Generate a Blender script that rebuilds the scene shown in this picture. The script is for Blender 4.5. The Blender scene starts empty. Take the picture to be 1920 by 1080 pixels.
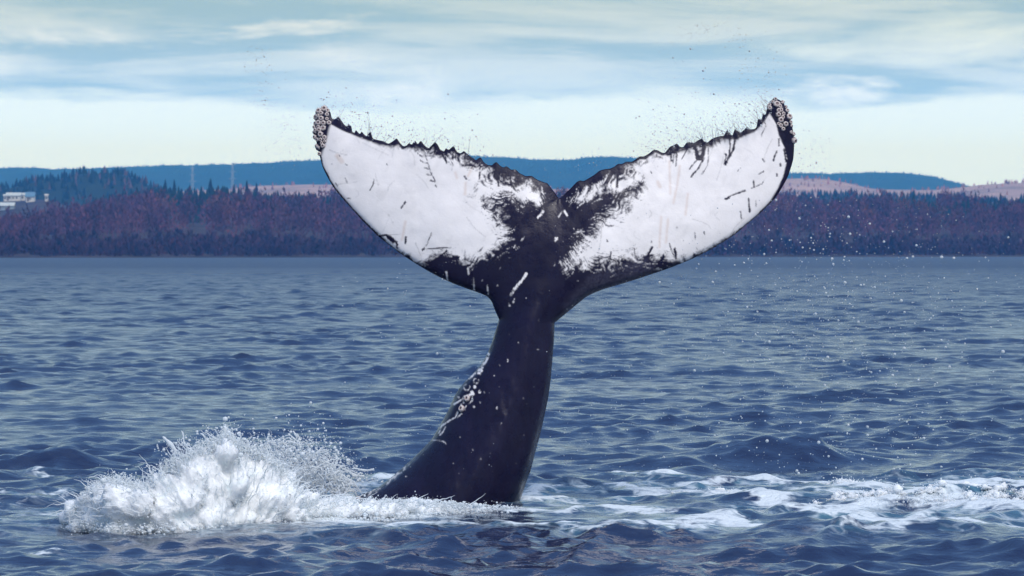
import bpy, math
import numpy as np
from mathutils import Vector
from mathutils.geometry import delaunay_2d_cdt

# ------------------------------------------------------------------ camera, sky, sun, exposure
scene = bpy.context.scene
C = scene.collection
R = math.radians
CAM_H, FPX, HOR = 2.36, 8000.0, 470.0          # metres, focal length in photo pixels, row of the true horizon
PITCH = math.atan((540 - HOR) / FPX)

cam_data = bpy.data.cameras.new('camera')
cam_data.lens = 150; cam_data.sensor_width = 36
cam_data.clip_start = 0.5; cam_data.clip_end = 60000
cam_data.dof.use_dof = True; cam_data.dof.focus_distance = 39.5; cam_data.dof.aperture_fstop = 9
cam = bpy.data.objects.new('camera', cam_data); C.objects.link(cam)
cam.location = (0, 0, CAM_H); cam.rotation_euler = (R(90) - PITCH, 0, 0)
scene.camera = cam

SUN_EL, SUN_AZ = R(52), R(155)                  # azimuth clockwise from +Y: behind the camera, to its right
sd = bpy.data.lights.new('sun', 'SUN'); sd.energy = 2.5; sd.angle = R(30); sd.color = (1.0, 0.97, 0.95)
sun = bpy.data.objects.new('sun', sd); C.objects.link(sun)
sdir = Vector((math.sin(SUN_AZ) * math.cos(SUN_EL), math.cos(SUN_AZ) * math.cos(SUN_EL), math.sin(SUN_EL)))
sun.rotation_euler = (-sdir).to_track_quat('-Z', 'Y').to_euler(); sun.location = (-20, -30, 60)

scene.view_settings.view_transform = 'Standard'
scene.view_settings.look = 'None'
scene.view_settings.exposure = 0.35
scene.view_settings.gamma = 1.0
scene.view_settings.use_curve_mapping = False
scene.render.engine = 'CYCLES'
scene.cycles.max_bounces = 8; scene.cycles.diffuse_bounces = 3; scene.cycles.glossy_bounces = 3
scene.cycles.transmission_bounces = 4; scene.cycles.volume_bounces = 0
scene.cycles.caustics_reflective = False; scene.cycles.caustics_refractive = False
scene.cycles.sample_clamp_indirect = 3.0
scene.cycles.use_denoising = True


class NT:
    """small helper for node trees"""
    def __init__(s, tree):
        s.t = tree; tree.nodes.clear()
    def n(s, kind, **kw):
        nd = s.t.nodes.new(kind)
        for k, v in kw.items():
            if k.startswith('i_'):
                key = k[2:]
                key = int(key) if key.isdigit() else key.replace('_', ' ')
                s.put(nd.inputs[key], v)
            else:
                setattr(nd, k, v)
        return nd
    def put(s, sock, v):
        if isinstance(v, bpy.types.NodeSocket):
            s.t.links.new(v, sock)
        elif isinstance(v, bpy.types.Node):
            s.t.links.new(v.outputs[0], sock)
        else:
            sock.default_value = v
    def m(s, op, a, b=0.0, c=None, clamp=False):
        nd = s.t.nodes.new('ShaderNodeMath'); nd.operation = op; nd.use_clamp = clamp
        s.put(nd.inputs[0], a); s.put(nd.inputs[1], b)
        if c is not None: s.put(nd.inputs[2], c)
        return nd.outputs[0]
    def ramp(s, x, a, b, lo=0.0, hi=1.0, smooth=True):
        nd = s.t.nodes.new('ShaderNodeMapRange'); nd.interpolation_type = 'SMOOTHSTEP' if smooth else 'LINEAR'
        s.put(nd.inputs[0], x); s.put(nd.inputs[1], a); s.put(nd.inputs[2], b); s.put(nd.inputs[3], lo); s.put(nd.inputs[4], hi)
        return nd.outputs[0]
    def mix(s, f, a, b, mode='MIX'):
        nd = s.t.nodes.new('ShaderNodeMix'); nd.data_type = 'RGBA'; nd.blend_type = mode
        s.put(nd.inputs[0], f); s.put(nd.inputs[6], a); s.put(nd.inputs[7], b)
        return nd.outputs[2]
    def noise(s, vec, scale, detail=4.0, rough=0.5, dist=0.0, lac=2.0):
        nd = s.t.nodes.new('ShaderNodeTexNoise'); nd.noise_dimensions = '3D'
        s.put(nd.inputs['Vector'], vec); nd.inputs['Scale'].default_value = scale; nd.inputs['Detail'].default_value = detail
        nd.inputs['Roughness'].default_value = rough; nd.inputs['Distortion'].default_value = dist; nd.inputs['Lacunarity'].default_value = lac
        return nd.outputs[0]
    def comb(s, x, y, z=0.0):
        nd = s.t.nodes.new('ShaderNodeCombineXYZ')
        s.put(nd.inputs[0], x); s.put(nd.inputs[1], y); s.put(nd.inputs[2], z)
        return nd.outputs[0]
    def link(s, a, b):
        s.t.links.new(a, b)


def build_world():
    w = bpy.data.worlds.new('World'); scene.world = w; w.use_nodes = True
    g = NT(w.node_tree)
    co = g.n('ShaderNodeTexCoord').outputs['Generated']
    sep = g.n('ShaderNodeSeparateXYZ', i_0=co)
    X, Y, Z = sep.outputs
    z = g.m('MAXIMUM', Z, 0.0)
    inv = g.m('DIVIDE', 1.0, g.m('ADD', z, 0.075))
    px = g.m('MULTIPLY', X, inv); py = g.m('MULTIPLY', Y, inv)
    py = g.m('MULTIPLY', py, 0.6)
    p = g.comb(px, py, 3.7)
    n1 = g.noise(p, 0.75, 6.0, 0.52, 0.3)
    n2 = g.noise(g.comb(px, g.m('MULTIPLY', py, 0.7), 9.1), 1.9, 8.0, 0.6, 0.4)
    n3 = g.noise(g.comb(g.m('MULTIPLY', px, 0.55), py, 5.3), 2.6, 7.0, 0.6, 0.3)
    sky = g.n('ShaderNodeTexSky', sky_type='NISHITA', sun_disc=False, sun_elevation=SUN_EL, sun_rotation=SUN_AZ)
    sky.air_density = 1.0; sky.dust_density = 1.0; sky.ozone_density = 2.0
    nish = g.n('ShaderNodeVectorMath', operation='SCALE', i_0=sky.outputs[0]); nish.inputs[3].default_value = 0.11
    # thin bright cloud veil that thickens to grey-blue cloud overhead
    pale = g.mix(g.ramp(z, 0.04, 0.30), (0.66, 0.80, 0.82, 1), (0.15, 0.28, 0.56, 1))
    clear = g.mix(0.2, pale, nish.outputs[0])
    shade = g.mix(g.ramp(n3, 0.40, 0.62), (0.29, 0.455, 0.565, 1), (0.49, 0.625, 0.695, 1))
    shade = g.mix(g.ramp(z, 0.06, 0.30), shade, (0.10, 0.205, 0.44, 1))
    lit = g.mix(g.ramp(z, 0.05, 0.3), (0.62, 0.73, 0.78, 1), (0.26, 0.42, 0.68, 1))
    body = g.mix(g.ramp(n2, 0.55, 0.68), shade, lit)
    cover = g.m('ADD', g.m('MULTIPLY', n1, 0.75), g.m('MULTIPLY', n2, 0.35))
    lift = g.ramp(z, 0.026, 0.042, -0.34, 0.06)
    lift = g.m('ADD', lift, g.ramp(z, 0.047, 0.2, 0.0, 0.14))
    k = g.ramp(g.m('ADD', cover, lift), 0.43, 0.545)
    col = g.mix(k, clear, body)
    # the light of the horizon reaches the eye through many kilometres of air; it sets out bluer than it arrives
    col = g.mix(1.0, col, g.mix(g.ramp(z, 0.022, 0.060), (1.0, 1.30, 2.3, 1), (1, 1, 1, 1)), 'MULTIPLY')
    # below the horizon: dim water-coloured half (only seen past the edge of the sea sheet)
    col = g.mix(g.ramp(Z, -0.03, -0.002), (0.05, 0.09, 0.15, 1), col)
    bg = g.n('ShaderNodeBackground', i_0=col); bg.inputs[1].default_value = 1.0
    out = g.n('ShaderNodeOutputWorld'); g.link(bg.outputs[0], out.inputs[0])


build_world()
rng = np.random.default_rng(7)


# ------------------------------------------------------------------ helpers
def hash3(ix, iy, iz, seed):
    h = (ix.astype(np.int64) * 374761393 + iy.astype(np.int64) * 668265263 + iz.astype(np.int64) * 2147483647 + seed * 1274126177) & 0xFFFFFFFF
    h = ((h ^ (h >> 13)) * 1274126177) & 0xFFFFFFFF
    h = (h ^ (h >> 16)) & 0xFFFFFF
    return h.astype(np.float32) / float(0xFFFFFF)


def vnoise(x, y, z=None, seed=0):
    x = np.asarray(x, np.float64); y = np.asarray(y, np.float64)
    z = np.zeros_like(x) if z is None else np.asarray(z, np.float64)
    ix, iy, iz = np.floor(x), np.floor(y), np.floor(z)
    fx, fy, fz = x - ix, y - iy, z - iz
    ux, uy, uz = [f * f * f * (f * (f * 6 - 15) + 10) for f in (fx, fy, fz)]
    ix, iy, iz = ix.astype(np.int64), iy.astype(np.int64), iz.astype(np.int64)
    r = 0
    for dx in (0, 1):
        for dy in (0, 1):
            for dz in (0, 1):
                wgt = (ux if dx else 1 - ux) * (uy if dy else 1 - uy) * (uz if dz else 1 - uz)
                r = r + wgt * hash3(ix + dx, iy + dy, iz + dz, seed)
    return r


def fbm(x, y, z=None, octs=4, seed=0, gain=0.5):
    s, a, tot = 0, 1.0, 0
    f = 1.0
    for o in range(octs):
        s = s + a * vnoise(x * f, y * f, None if z is None else z * f, seed + o * 17)
        tot += a; a *= gain; f *= 2.03
    return s / tot                                  # 0..1


def sstep(a, b, x):
    t = np.clip((x - a) / (b - a), 0, 1)
    return t * t * (3 - 2 * t)


cp, sp = math.cos(PITCH), math.sin(PITCH)
def at(X, Y, depth):
    """photo pixel and distance along +Y -> world point(s)"""
    X = np.asarray(X, float); Y = np.asarray(Y, float)
    rx = (X - 960) / FPX; ry = -(Y - 540) / FPX
    fy = cp + ry * sp; fz = -sp + ry * cp
    t = depth / fy
    return np.stack(np.broadcast_arrays(rx * t, depth + 0 * t, CAM_H + fz * t), -1)


def ray_y(Y):                                        # distance at which a photo row meets the water plane
    return FPX * CAM_H / (np.asarray(Y, float) - HOR)


def mesh_np(name, V, F, mat=None, smooth=True, attrs=None, col_attr=None):
    V = np.asarray(V, np.float32); F = np.asarray(F, np.int32)
    me = bpy.data.meshes.new(name)
    me.vertices.add(len(V)); me.vertices.foreach_set('co', V.ravel())
    n, k = F.shape
    me.loops.add(n * k); me.loops.foreach_set('vertex_index', F.ravel())
    me.polygons.add(n); me.polygons.foreach_set('loop_start', np.arange(0, n * k, k, dtype=np.int32))
    try:
        me.polygons.foreach_set('loop_total', np.full(n, k, np.int32))
    except Exception:
        pass
    me.polygons.foreach_set('use_smooth', np.full(n, smooth, bool))
    for an, av in (attrs or {}).items():
        a = me.attributes.new(an, 'FLOAT', 'POINT'); a.data.foreach_set('value', np.asarray(av, np.float32).ravel())
    for an, av in (col_attr or {}).items():
        av = np.asarray(av, np.float32)
        if av.shape[1] == 3: av = np.concatenate([av, np.ones((len(av), 1), np.float32)], 1)
        a = me.attributes.new(an, 'FLOAT_COLOR', 'POINT'); a.data.foreach_set('color', av.ravel())
    me.update(calc_edges=True); me.validate()
    if mat: me.materials.append(mat)
    return me


def obj(name, me, parent=None, label=None, cat=None, kind=None, group=None, loc=None):
    o = bpy.data.objects.new(name, me); C.objects.link(o)
    if parent: o.parent = parent
    if loc is not None: o.location = loc
    tag(o, label, cat, kind, group)
    return o


def tag(o, label=None, cat=None, kind=None, group=None):
    if label: o['label'] = label
    if cat: o['category'] = cat
    if kind: o['kind'] = kind
    if group: o['group'] = group
    return o


def material(name, base=(0.5, 0.5, 0.5), rough=0.7, spec=0.5, attr=None, var=None, **kw):
    """principled material; attr = colour attribute; var = (scale, amount) object-space colour variation"""
    mt = bpy.data.materials.new(name); mt.use_nodes = True
    g = NT(mt.node_tree)
    b = g.n('ShaderNodeBsdfPrincipled'); o = g.n('ShaderNodeOutputMaterial'); g.link(b.outputs[0], o.inputs[0])
    col = (*base, 1)
    if attr:
        col = g.n('ShaderNodeAttribute', attribute_name=attr).outputs['Color']
    if var:
        co = g.n('ShaderNodeTexCoord').outputs['Object']
        f = g.ramp(g.noise(co, var[0], 5, 0.6), 0.3, 0.7, 1 - var[1], 1 + var[1])
        v = g.n('ShaderNodeVectorMath', operation='SCALE'); g.put(v.inputs[0], col if attr else tuple(base)); g.put(v.inputs[3], f)
        col = v.outputs[0]
    g.put(b.inputs['Base Color'], col)
    b.inputs['Roughness'].default_value = rough; b.inputs['Specular IOR Level'].default_value = spec
    for k_, v_ in kw.items(): b.inputs[k_.replace('_', ' ')].default_value = v_
    return mt


def seg_dist(P, A, B):
    """distance of points P (n,2) to segments A-B (m,2); returns (n,) min distance"""
    best = np.full(len(P), 1e9)
    for a, b in zip(A, B):
        d = b - a; L = max(d @ d, 1e-9)
        t = np.clip(((P - a) @ d) / L, 0, 1)
        q = P - a - t[:, None] * d
        best = np.minimum(best, np.hypot(q[:, 0], q[:, 1]))
    return best


def line_dist(P, pts):
    pts = np.asarray(pts, float)
    return seg_dist(P, pts[:-1], pts[1:])


def inside(P, poly):
    poly = np.asarray(poly, float); x, y = P[:, 0], P[:, 1]
    r = np.zeros(len(P), bool); a = poly; b = np.roll(poly, -1, 0)
    for (x1, y1), (x2, y2) in zip(a, b):
        if y1 == y2: continue
        c = ((y1 > y) != (y2 > y)) & (x < (x2 - x1) * (y - y1) / (y2 - y1) + x1)
        r ^= c
    return r


def sdf(P, poly):
    poly = np.asarray(poly, float)
    d = seg_dist(P, poly, np.roll(poly, -1, 0))
    return np.where(inside(P, poly), -d, d)


ICO_V = None
def ico(sub=0):
    t = (1 + 5 ** 0.5) / 2
    V = [(-1, t, 0), (1, t, 0), (-1, -t, 0), (1, -t, 0), (0, -1, t), (0, 1, t), (0, -1, -t), (0, 1, -t), (t, 0, -1), (t, 0, 1), (-t, 0, -1), (-t, 0, 1)]
    F = [(0, 11, 5), (0, 5, 1), (0, 1, 7), (0, 7, 10), (0, 10, 11), (1, 5, 9), (5, 11, 4), (11, 10, 2), (10, 7, 6), (7, 1, 8),
         (3, 9, 4), (3, 4, 2), (3, 2, 6), (3, 6, 8), (3, 8, 9), (4, 9, 5), (2, 4, 11), (6, 2, 10), (8, 6, 7), (9, 8, 1)]
    V = [np.array(v) / np.linalg.norm(v) for v in V]
    for _ in range(sub):
        mid = {}; F2 = []
        def mp(a, b):
            k_ = (min(a, b), max(a, b))
            if k_ not in mid:
                v = V[a] + V[b]; V.append(v / np.linalg.norm(v)); mid[k_] = len(V) - 1
            return mid[k_]
        for a, b, c in F:
            ab, bc, ca = mp(a, b), mp(b, c), mp(c, a)
            F2 += [(a, ab, ca), (b, bc, ab), (c, ca, bc), (ab, bc, ca)]
        F = F2
    return np.array(V), np.array(F)


OCT = (np.array([(1, 0, 0), (-1, 0, 0), (0, 1, 0), (0, -1, 0), (0, 0, 1), (0, 0, -1)], float),
       np.array([(0, 2, 4), (2, 1, 4), (1, 3, 4), (3, 0, 4), (2, 0, 5), (1, 2, 5), (3, 1, 5), (0, 3, 5)]))


def replicate(proto, pos, scale, rotz=None):
    """copies of a small mesh at many points -> V, F.  scale (n,) or (n,3)"""
    V0, F0 = proto; n = len(pos)
    scale = np.asarray(scale, float)
    if scale.ndim == 1: scale = np.repeat(scale[:, None], 3, 1)
    V = V0[None] * scale[:, None, :]
    if rotz is not None:
        c, s = np.cos(rotz)[:, None], np.sin(rotz)[:, None]
        V = np.stack([V[..., 0] * c - V[..., 1] * s, V[..., 0] * s + V[..., 1] * c, V[..., 2]], -1)
    V = V + np.asarray(pos)[:, None, :]
    F = F0[None] + (np.arange(n) * len(V0))[:, None, None]
    return V.reshape(-1, 3), F.reshape(-1, F0.shape[1])


def merge(parts):
    Vs, Fs, off = [], [], 0
    for V, F in parts:
        Vs.append(V); Fs.append(F + off); off += len(V)
    return np.concatenate(Vs), np.concatenate(Fs)


# ------------------------------------------------------------------ the sea
WV = []
def make_waves():
    r = np.random.default_rng(21)
    n = 190
    lam = np.exp(math.log(0.19) + (math.log(6.5) - math.log(0.19)) * r.uniform(0, 1, n) ** 1.35)
    ang = r.normal(R(98), R(46), n)
    ang = np.where(lam < 0.8, r.normal(R(98), R(50), n), ang)
    k = 2 * np.pi / lam
    slope = 0.0275 * np.where(lam > 0.7, (0.7 / lam) ** 0.75, 1.0) * np.where(lam < 0.35, (lam / 0.35) ** 0.3, 1.0) * r.uniform(0.5, 1.4, n)
    return lam, k * np.cos(ang), k * np.sin(ang), slope / k, r.uniform(0, 2 * np.pi, n), np.cos(ang), np.sin(ang)
WV = make_waves()


# swells and humps raised by the whale: (photo X, photo Y of the foot, half width m across, half depth m, height m)
HUMPS = [(1400, 862, 0.8, 0.55, 0.34), (1260, 872, 0.5, 0.45, 0.2), (1520, 860, 0.5, 0.5, 0.2), (1860, 858, 0.4, 0.4, 0.13), (130, 872, 0.7, 0.45, 0.17), (50, 905, 0.7, 0.5, 0.12),
         (1790, 935, 0.55, 0.5, 0.13), (1590, 935, 0.55, 0.5, 0.12), (1300, 945, 0.5, 0.45, 0.09), (1760, 990, 0.6, 0.4, 0.10), (1880, 1000, 0.5, 0.3, 0.05),
         (1300, 905, 0.9, 0.5, 0.07), (1060, 955, 0.7, 0.35, 0.07), (1420, 1000, 0.5, 0.3, 0.06), (1210, 1000, 0.6, 0.3, 0.05),
         (120, 905, 0.35, 0.3, 0.06)]


def sea_z(x, y, spacing=0.0, chop=True):
    """height and horizontal shift of the sea surface"""
    x = np.asarray(x, np.float32); y = np.asarray(y, np.float32)
    z = np.zeros_like(x); dx = np.zeros_like(x); dy = np.zeros_like(x)
    lam, kx, ky, am, ph, ca, sa = WV
    # gusty patches: the chop is livelier in some places than in others
    gust = (0.35 + 1.35 * fbm(x / 5.0 + 3, y / 9.0, octs=3, seed=5)).astype(np.float32)
    for i in range(len(lam)):
        w = sstep(1.5, 2.8, lam[i] / np.maximum(spacing, 1e-6)).astype(np.float32)
        m = w > 0.001 if np.ndim(w) else None
        g = gust if lam[i] < 3 else 1.0
        th = np.float32(kx[i]) * x + np.float32(ky[i]) * y + np.float32(ph[i])
        z += w * g * np.float32(am[i]) * np.cos(th)
        s = w * g * np.float32(0.85 * am[i]) * np.sin(th)
        dx -= s * np.float32(ca[i]); dy -= s * np.float32(sa[i])
    calm = 1 - 0.55 * np.exp(-((x + 1.4) / 2.9) ** 4 - ((y - 37.7) / 1.9) ** 4)      # churned water is flatter
    z = z * calm; dx = dx * calm; dy = dy * calm
    z = z + 2.6 * (z * z - 0.0025)                      # peaked crests, flat troughs
    for X, Y, wx, wy, h in HUMPS:
        d = float(ray_y(Y)); xc = (X - 960) / FPX * d
        q = ((x - xc) / wx) ** 2 + ((y - d) / wy) ** 2
        m = q < 9
        z[m] += 0.62 * h * np.exp(-q[m]) * (0.45 + 0.9 * fbm(x[m] * 2.1 + X, y[m] * 1.6, octs=3, seed=int(X)))
    return z, dx, dy


# foam lying on the water: polylines in photo pixels of the calm plane (X, Y, half width m), density
FOAM = [
    ([(955, 944, .12), (990, 937, .22), (1040, 932, .2)], 1.15), ([(690, 945, .2), (800, 950, .25), (930, 952, .2)], 1.0),
    ([(1150, 888, .22), (1200, 893, .38), (1270, 895, .25)], 1.0), ([(1165, 915, .2), (1240, 925, .3), (1260, 915, .2)], .9),
    ([(1310, 907, .2), (1400, 902, .35), (1500, 903, .5), (1600, 908, .6), (1680, 908, .3)], 1.1), ([(1500, 925, .3), (1600, 925, .8), (1700, 930, .5)], .8),
    ([(1690, 917, .15), (1760, 912, .25), (1815, 903, .5), (1870, 908, .3), (1920, 912, .2), (2050, 915, .2)], 1.2),
    ([(1190, 930, .15), (1270, 923, .2), (1330, 918, .35), (1390, 935, .3), (1450, 950, .25), (1560, 962, .2), (1660, 972, .15)], 1.0),
    ([(1540, 955, .3), (1640, 948, .55), (1720, 948, .75), (1820, 950, .8), (1930, 952, .8), (2060, 955, .7)], 1.0),
    ([(1120, 995, .15), (1200, 985, .2), (1270, 982, .5), (1330, 975, .5), (1360, 970, .3)], 1.0), ([(1130, 1000, .1), (1230, 992, .15), (1330, 990, .15)], .8),
    ([(1385, 975, .2), (1430, 982, .22), (1475, 986, .15)], 1.2), ([(1540, 988, .15), (1600, 990, .2), (1660, 982, .25), (1760, 970, .25), (1830, 978, .25), (1920, 990, .2), (2050, 1000, .2)], 1.15),
    ([(1600, 1000, .2), (1700, 998, .35), (1800, 992, .25)], .75),
    ([(985, 925, .3), (1040, 922, .35), (1110, 922, .3)], 1.0), ([(900, 955, .3), (990, 958, .35), (1080, 958, .3), (1180, 952, .25), (1230, 960, .2)], .85),
    ([(700, 1000, .1), (860, 985, .25), (960, 990, .2), (1060, 998, .15)], .8), ([(120, 965, .5), (300, 985, .6), (500, 980, .6), (700, 968, .5), (860, 960, .4)], .8),
    ([(560, 925, .6), (640, 915, .5), (720, 905, .3)], .7), ([(0, 928, .12), (70, 930, .12), (150, 925, .15)], .7), ([(-60, 1035, .2), (40, 1025, .2), (120, 1018, .12)], .5),
    ([(55, 880, .1), (100, 878, .12), (140, 890, .1)], .6), ([(-100, 960, .12), (60, 948, .15), (160, 945, .3)], .5),
]


def foam_field(x, y):
    P = np.stack([x, y], -1)
    f = np.zeros(len(P))
    m = (y > 29) & (y < 48) & (np.abs(x) < 8)
    Q = P[m]; best = np.zeros(len(Q)); near = np.zeros(len(Q))
    wx = Q[:, 0] + 0.35 * (fbm(Q[:, 0] * 1.3, Q[:, 1] * 0.9, octs=3, seed=31) - 0.5) * 2
    wy = Q[:, 1] + 0.9 * (fbm(Q[:, 0] * 1.1, Q[:, 1] * 0.8, octs=3, seed=47) - 0.5) * 2
    for pts, dens in FOAM:
        a = np.array([((X - 960) / FPX * ray_y(Y), ray_y(Y), w) for X, Y, w in pts])
        for p, q in zip(a[:-1], a[1:]):
            d = q[:2] - p[:2]; L = d @ d
            t = np.clip(((wx - p[0]) * d[0] + (wy - p[1]) * d[1]) / L, 0, 1)
            w = p[2] + (q[2] - p[2]) * t
            r = np.hypot(wx - p[0] - t * d[0], wy - p[1] - t * d[1])
            best = np.maximum(best, dens * np.clip(1.25 - r / w, 0, 1))
            near = np.maximum(near, dens * np.exp(-(r / (w * 2.4)) ** 2))
    f[m] = best; nr = np.zeros(len(P)); nr[m] = near
    return f, nr


def sea_material():
    mt = bpy.data.materials.new('sea_water'); mt.use_nodes = True
    g = NT(mt.node_tree)
    geo = g.n('ShaderNodeNewGeometry').outputs['Position']
    far = g.n('ShaderNodeAttribute', attribute_name='far').outputs['Fac']
    foam = g.n('ShaderNodeAttribute', attribute_name='foam').outputs['Fac']
    froth = g.n('ShaderNodeAttribute', attribute_name='froth').outputs['Fac']
    sep = g.n('ShaderNodeSeparateXYZ', i_0=geo)
    flat = g.comb(sep.outputs[0], sep.outputs[1], 0.0)
    # small ripples
    r1 = g.noise(g.comb(g.m('MULTIPLY', sep.outputs[0], 0.75), sep.outputs[1], 0), 7.5, 3.0, 0.55, 0.35)
    r2 = g.noise(g.comb(g.m('MULTIPLY', sep.outputs[0], 0.6), sep.outputs[1], 2), 2.2, 3.0, 0.55, 0.2)
    r3 = g.noise(g.comb(g.m('MULTIPLY', sep.outputs[0], 0.5), sep.outputs[1], 5), 0.7, 3.0, 0.55)
    h = g.m('MULTIPLY', r1, 0.014)
    h = g.m('ADD', h, g.m('MULTIPLY', g.m('MULTIPLY', r2, g.ramp(far, 0.05, 0.5, 0.0, 1)), 0.075))
    h = g.m('ADD', h, g.m('MULTIPLY', g.m('MULTIPLY', r3, g.ramp(far, 0.3, 1.5, 0.0, 1)), 0.22))
    # foam pattern: lace of bubbles broken by holes
    c1 = g.n('ShaderNodeTexVoronoi', feature='DISTANCE_TO_EDGE')
    warp = g.n('ShaderNodeVectorMath', operation='ADD')
    wn = g.n('ShaderNodeTexNoise'); g.put(wn.inputs['Vector'], flat); wn.inputs['Scale'].default_value = 3.0; wn.inputs['Detail'].default_value = 4
    ws = g.n('ShaderNodeVectorMath', operation='SCALE'); g.put(ws.inputs[0], wn.outputs['Color']); ws.inputs[3].default_value = 0.35
    g.put(warp.inputs[0], flat); g.put(warp.inputs[1], ws.outputs[0])
    g.put(c1.inputs['Vector'], warp.outputs[0]); c1.inputs['Scale'].default_value = 5.0
    lace = g.ramp(c1.outputs['Distance'], 0.0, 0.22, 1.0, 0.0)
    fn = g.noise(warp.outputs[0], 2.6, 7.0, 0.62, 0.5)
    fn2 = g.noise(warp.outputs[0], 16.0, 4.0, 0.6)
    thr = g.m('ADD', g.m('ADD', foam, g.m('MULTIPLY', g.m('SUBTRACT', fn, 0.5), 2.1)), g.m('MULTIPLY', g.m('SUBTRACT', lace, 0.4), 0.30))
    thr = g.m('ADD', thr, g.m('MULTIPLY', g.m('SUBTRACT', fn2, 0.5), 0.25))
    gate = g.ramp(foam, 0.02, 0.2)
    fmask = g.m('MULTIPLY', g.ramp(thr, 0.36, 1.0, 0.0, 0.93), gate)
    thin = g.m('MULTIPLY', g.m('MULTIPLY', g.ramp(froth, 0.05, 0.8), lace), g.m('MULTIPLY', g.ramp(fn, 0.42, 0.66), 0.55))
    fmask = g.m('MAXIMUM', fmask, thin)
    # aerated water near the whale is paler and greener than open water
    air = g.m('MULTIPLY', g.ramp(froth, 0.1, 1.0), g.ramp(fn, 0.35, 0.7))
    wcol = g.mix(air, (0.016, 0.026, 0.068, 1), (0.08, 0.19, 0.25, 1))
    b = g.n('ShaderNodeBsdfPrincipled')
    g.put(b.inputs['Base Color'], wcol); b.inputs['IOR'].default_value = 1.333
    g.put(b.inputs['Roughness'], g.ramp(far, 0.05, 0.9, 0.08, 0.36, smooth=False))
    bump = g.n('ShaderNodeBump'); bump.inputs['Strength'].default_value = 1.0; bump.inputs['Distance'].default_value = 1.0
    g.put(bump.inputs['Height'], h); g.link(bump.outputs[0], b.inputs['Normal'])
    fb = g.n('ShaderNodeBsdfPrincipled'); fb.inputs['Base Color'].default_value = (0.76, 0.82, 0.85, 1); fb.inputs['Roughness'].default_value = 0.7
    fb.inputs['Specular IOR Level'].default_value = 0.2
    bf = g.n('ShaderNodeBump'); bf.inputs['Strength'].default_value = 0.8; bf.inputs['Distance'].default_value = 0.05
    g.put(bf.inputs['Height'], g.m('ADD', fn2, fn)); g.link(bf.outputs[0], fb.inputs['Normal'])
    mx = g.n('ShaderNodeMixShader'); g.put(mx.inputs[0], fmask); g.link(b.outputs[0], mx.inputs[1]); g.link(fb.outputs[0], mx.inputs[2])
    o = g.n('ShaderNodeOutputMaterial'); g.link(mx.outputs[0], o.inputs[0])
    return mt


SEA = sea_material()


def build_sea():
    ys = [14.0]
    while ys[-1] < 28: ys.append(ys[-1] + 0.14)
    while ys[-1] < 1900: ys.append(ys[-1] + 0.088 * (ys[-1] / 31) ** 0.75 * max(1.0, ys[-1] / 560) ** 1.15)
    ys = np.array(ys)
    inner = np.linspace(-0.136, 0.136, 320)
    outer = 0.134 + 0.0006 * np.cumsum(1.13 ** np.arange(1, 37))
    ts = np.concatenate([-outer[::-1], inner, outer])
    yy, tt = np.meshgrid(ys, ts, indexing='ij')
    sp_ = np.gradient(ys)
    spacing = np.maximum(np.repeat(sp_[:, None], len(ts), 1), yy * np.gradient(ts)[None, :] * 0.8)
    x = (tt * yy).ravel(); y = yy.ravel(); spc = spacing.ravel()
    z, dx, dy = sea_z(x, y, spc)
    foam, near = foam_field(x, y)
    # froth is lumpy
    m = (foam > 0.1)
    lump = np.zeros_like(x)
    lump[m] = np.clip(foam[m], 0, 1) * (0.035 * (fbm(x[m] * 5, y[m] * 5, octs=4, seed=77) - 0.35) + 0.02)
    V = np.stack([x + dx, y + dy, z + lump], -1)
    nr, nc = yy.shape
    idx = np.arange(nr * nc).reshape(nr, nc)
    F = np.stack([idx[:-1, :-1], idx[:-1, 1:], idx[1:, 1:], idx[1:, :-1]], -1).reshape(-1, 4)
    me = mesh_np('sea', V, F, SEA, True, {'far': spc, 'foam': foam, 'froth': near})
    obj('sea', me, label='choppy slate blue sea water with streaks of white foam', cat='water', kind='structure')
    # calm outer sheet, a little lower, out to all sides
    s = np.array([-9000, -3000, -600, -100, 100, 600, 3000, 9000.0])
    gx, gy = np.meshgrid(s, np.array([-3000, -600, -100, 10, 600, 1500, 4000, 8900.0]), indexing='ij')
    V = np.stack([gx.ravel(), gy.ravel(), np.full(gx.size, -0.62)], -1)
    idx = np.arange(gx.size).reshape(gx.shape)
    F = np.stack([idx[:-1, :-1], idx[1:, :-1], idx[1:, 1:], idx[:-1, 1:]], -1).reshape(-1, 4)
    me = mesh_np('open_sea', V, F, SEA, True, {'far': np.full(gx.size, 2.0), 'foam': np.zeros(gx.size), 'froth': np.zeros(gx.size)})
    obj('open_sea', me, label='open sea water beyond the bay all around', cat='water', kind='structure')


build_sea()

# ------------------------------------------------------------------ the far shore, hills and woods
RIDGE = np.array([(-900, 385), (-300, 392), (0, 398), (60, 394), (130, 377), (200, 357), (300, 341), (420, 336), (480, 345), (560, 352), (640, 352), (800, 350), (1000, 348),
                  (1200, 352), (1400, 356), (1480, 358), (1560, 361), (1640, 361), (1750, 360), (1850, 357), (1920, 361), (2200, 355), (2900, 360)], float)
def zpx(Y, d): return CAM_H + (HOR - Y) / FPX * d
def px_of(x, d): return 960 + FPX * x / d
def shore_d(X): return 1400 + (X / 1920) * 270


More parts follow.
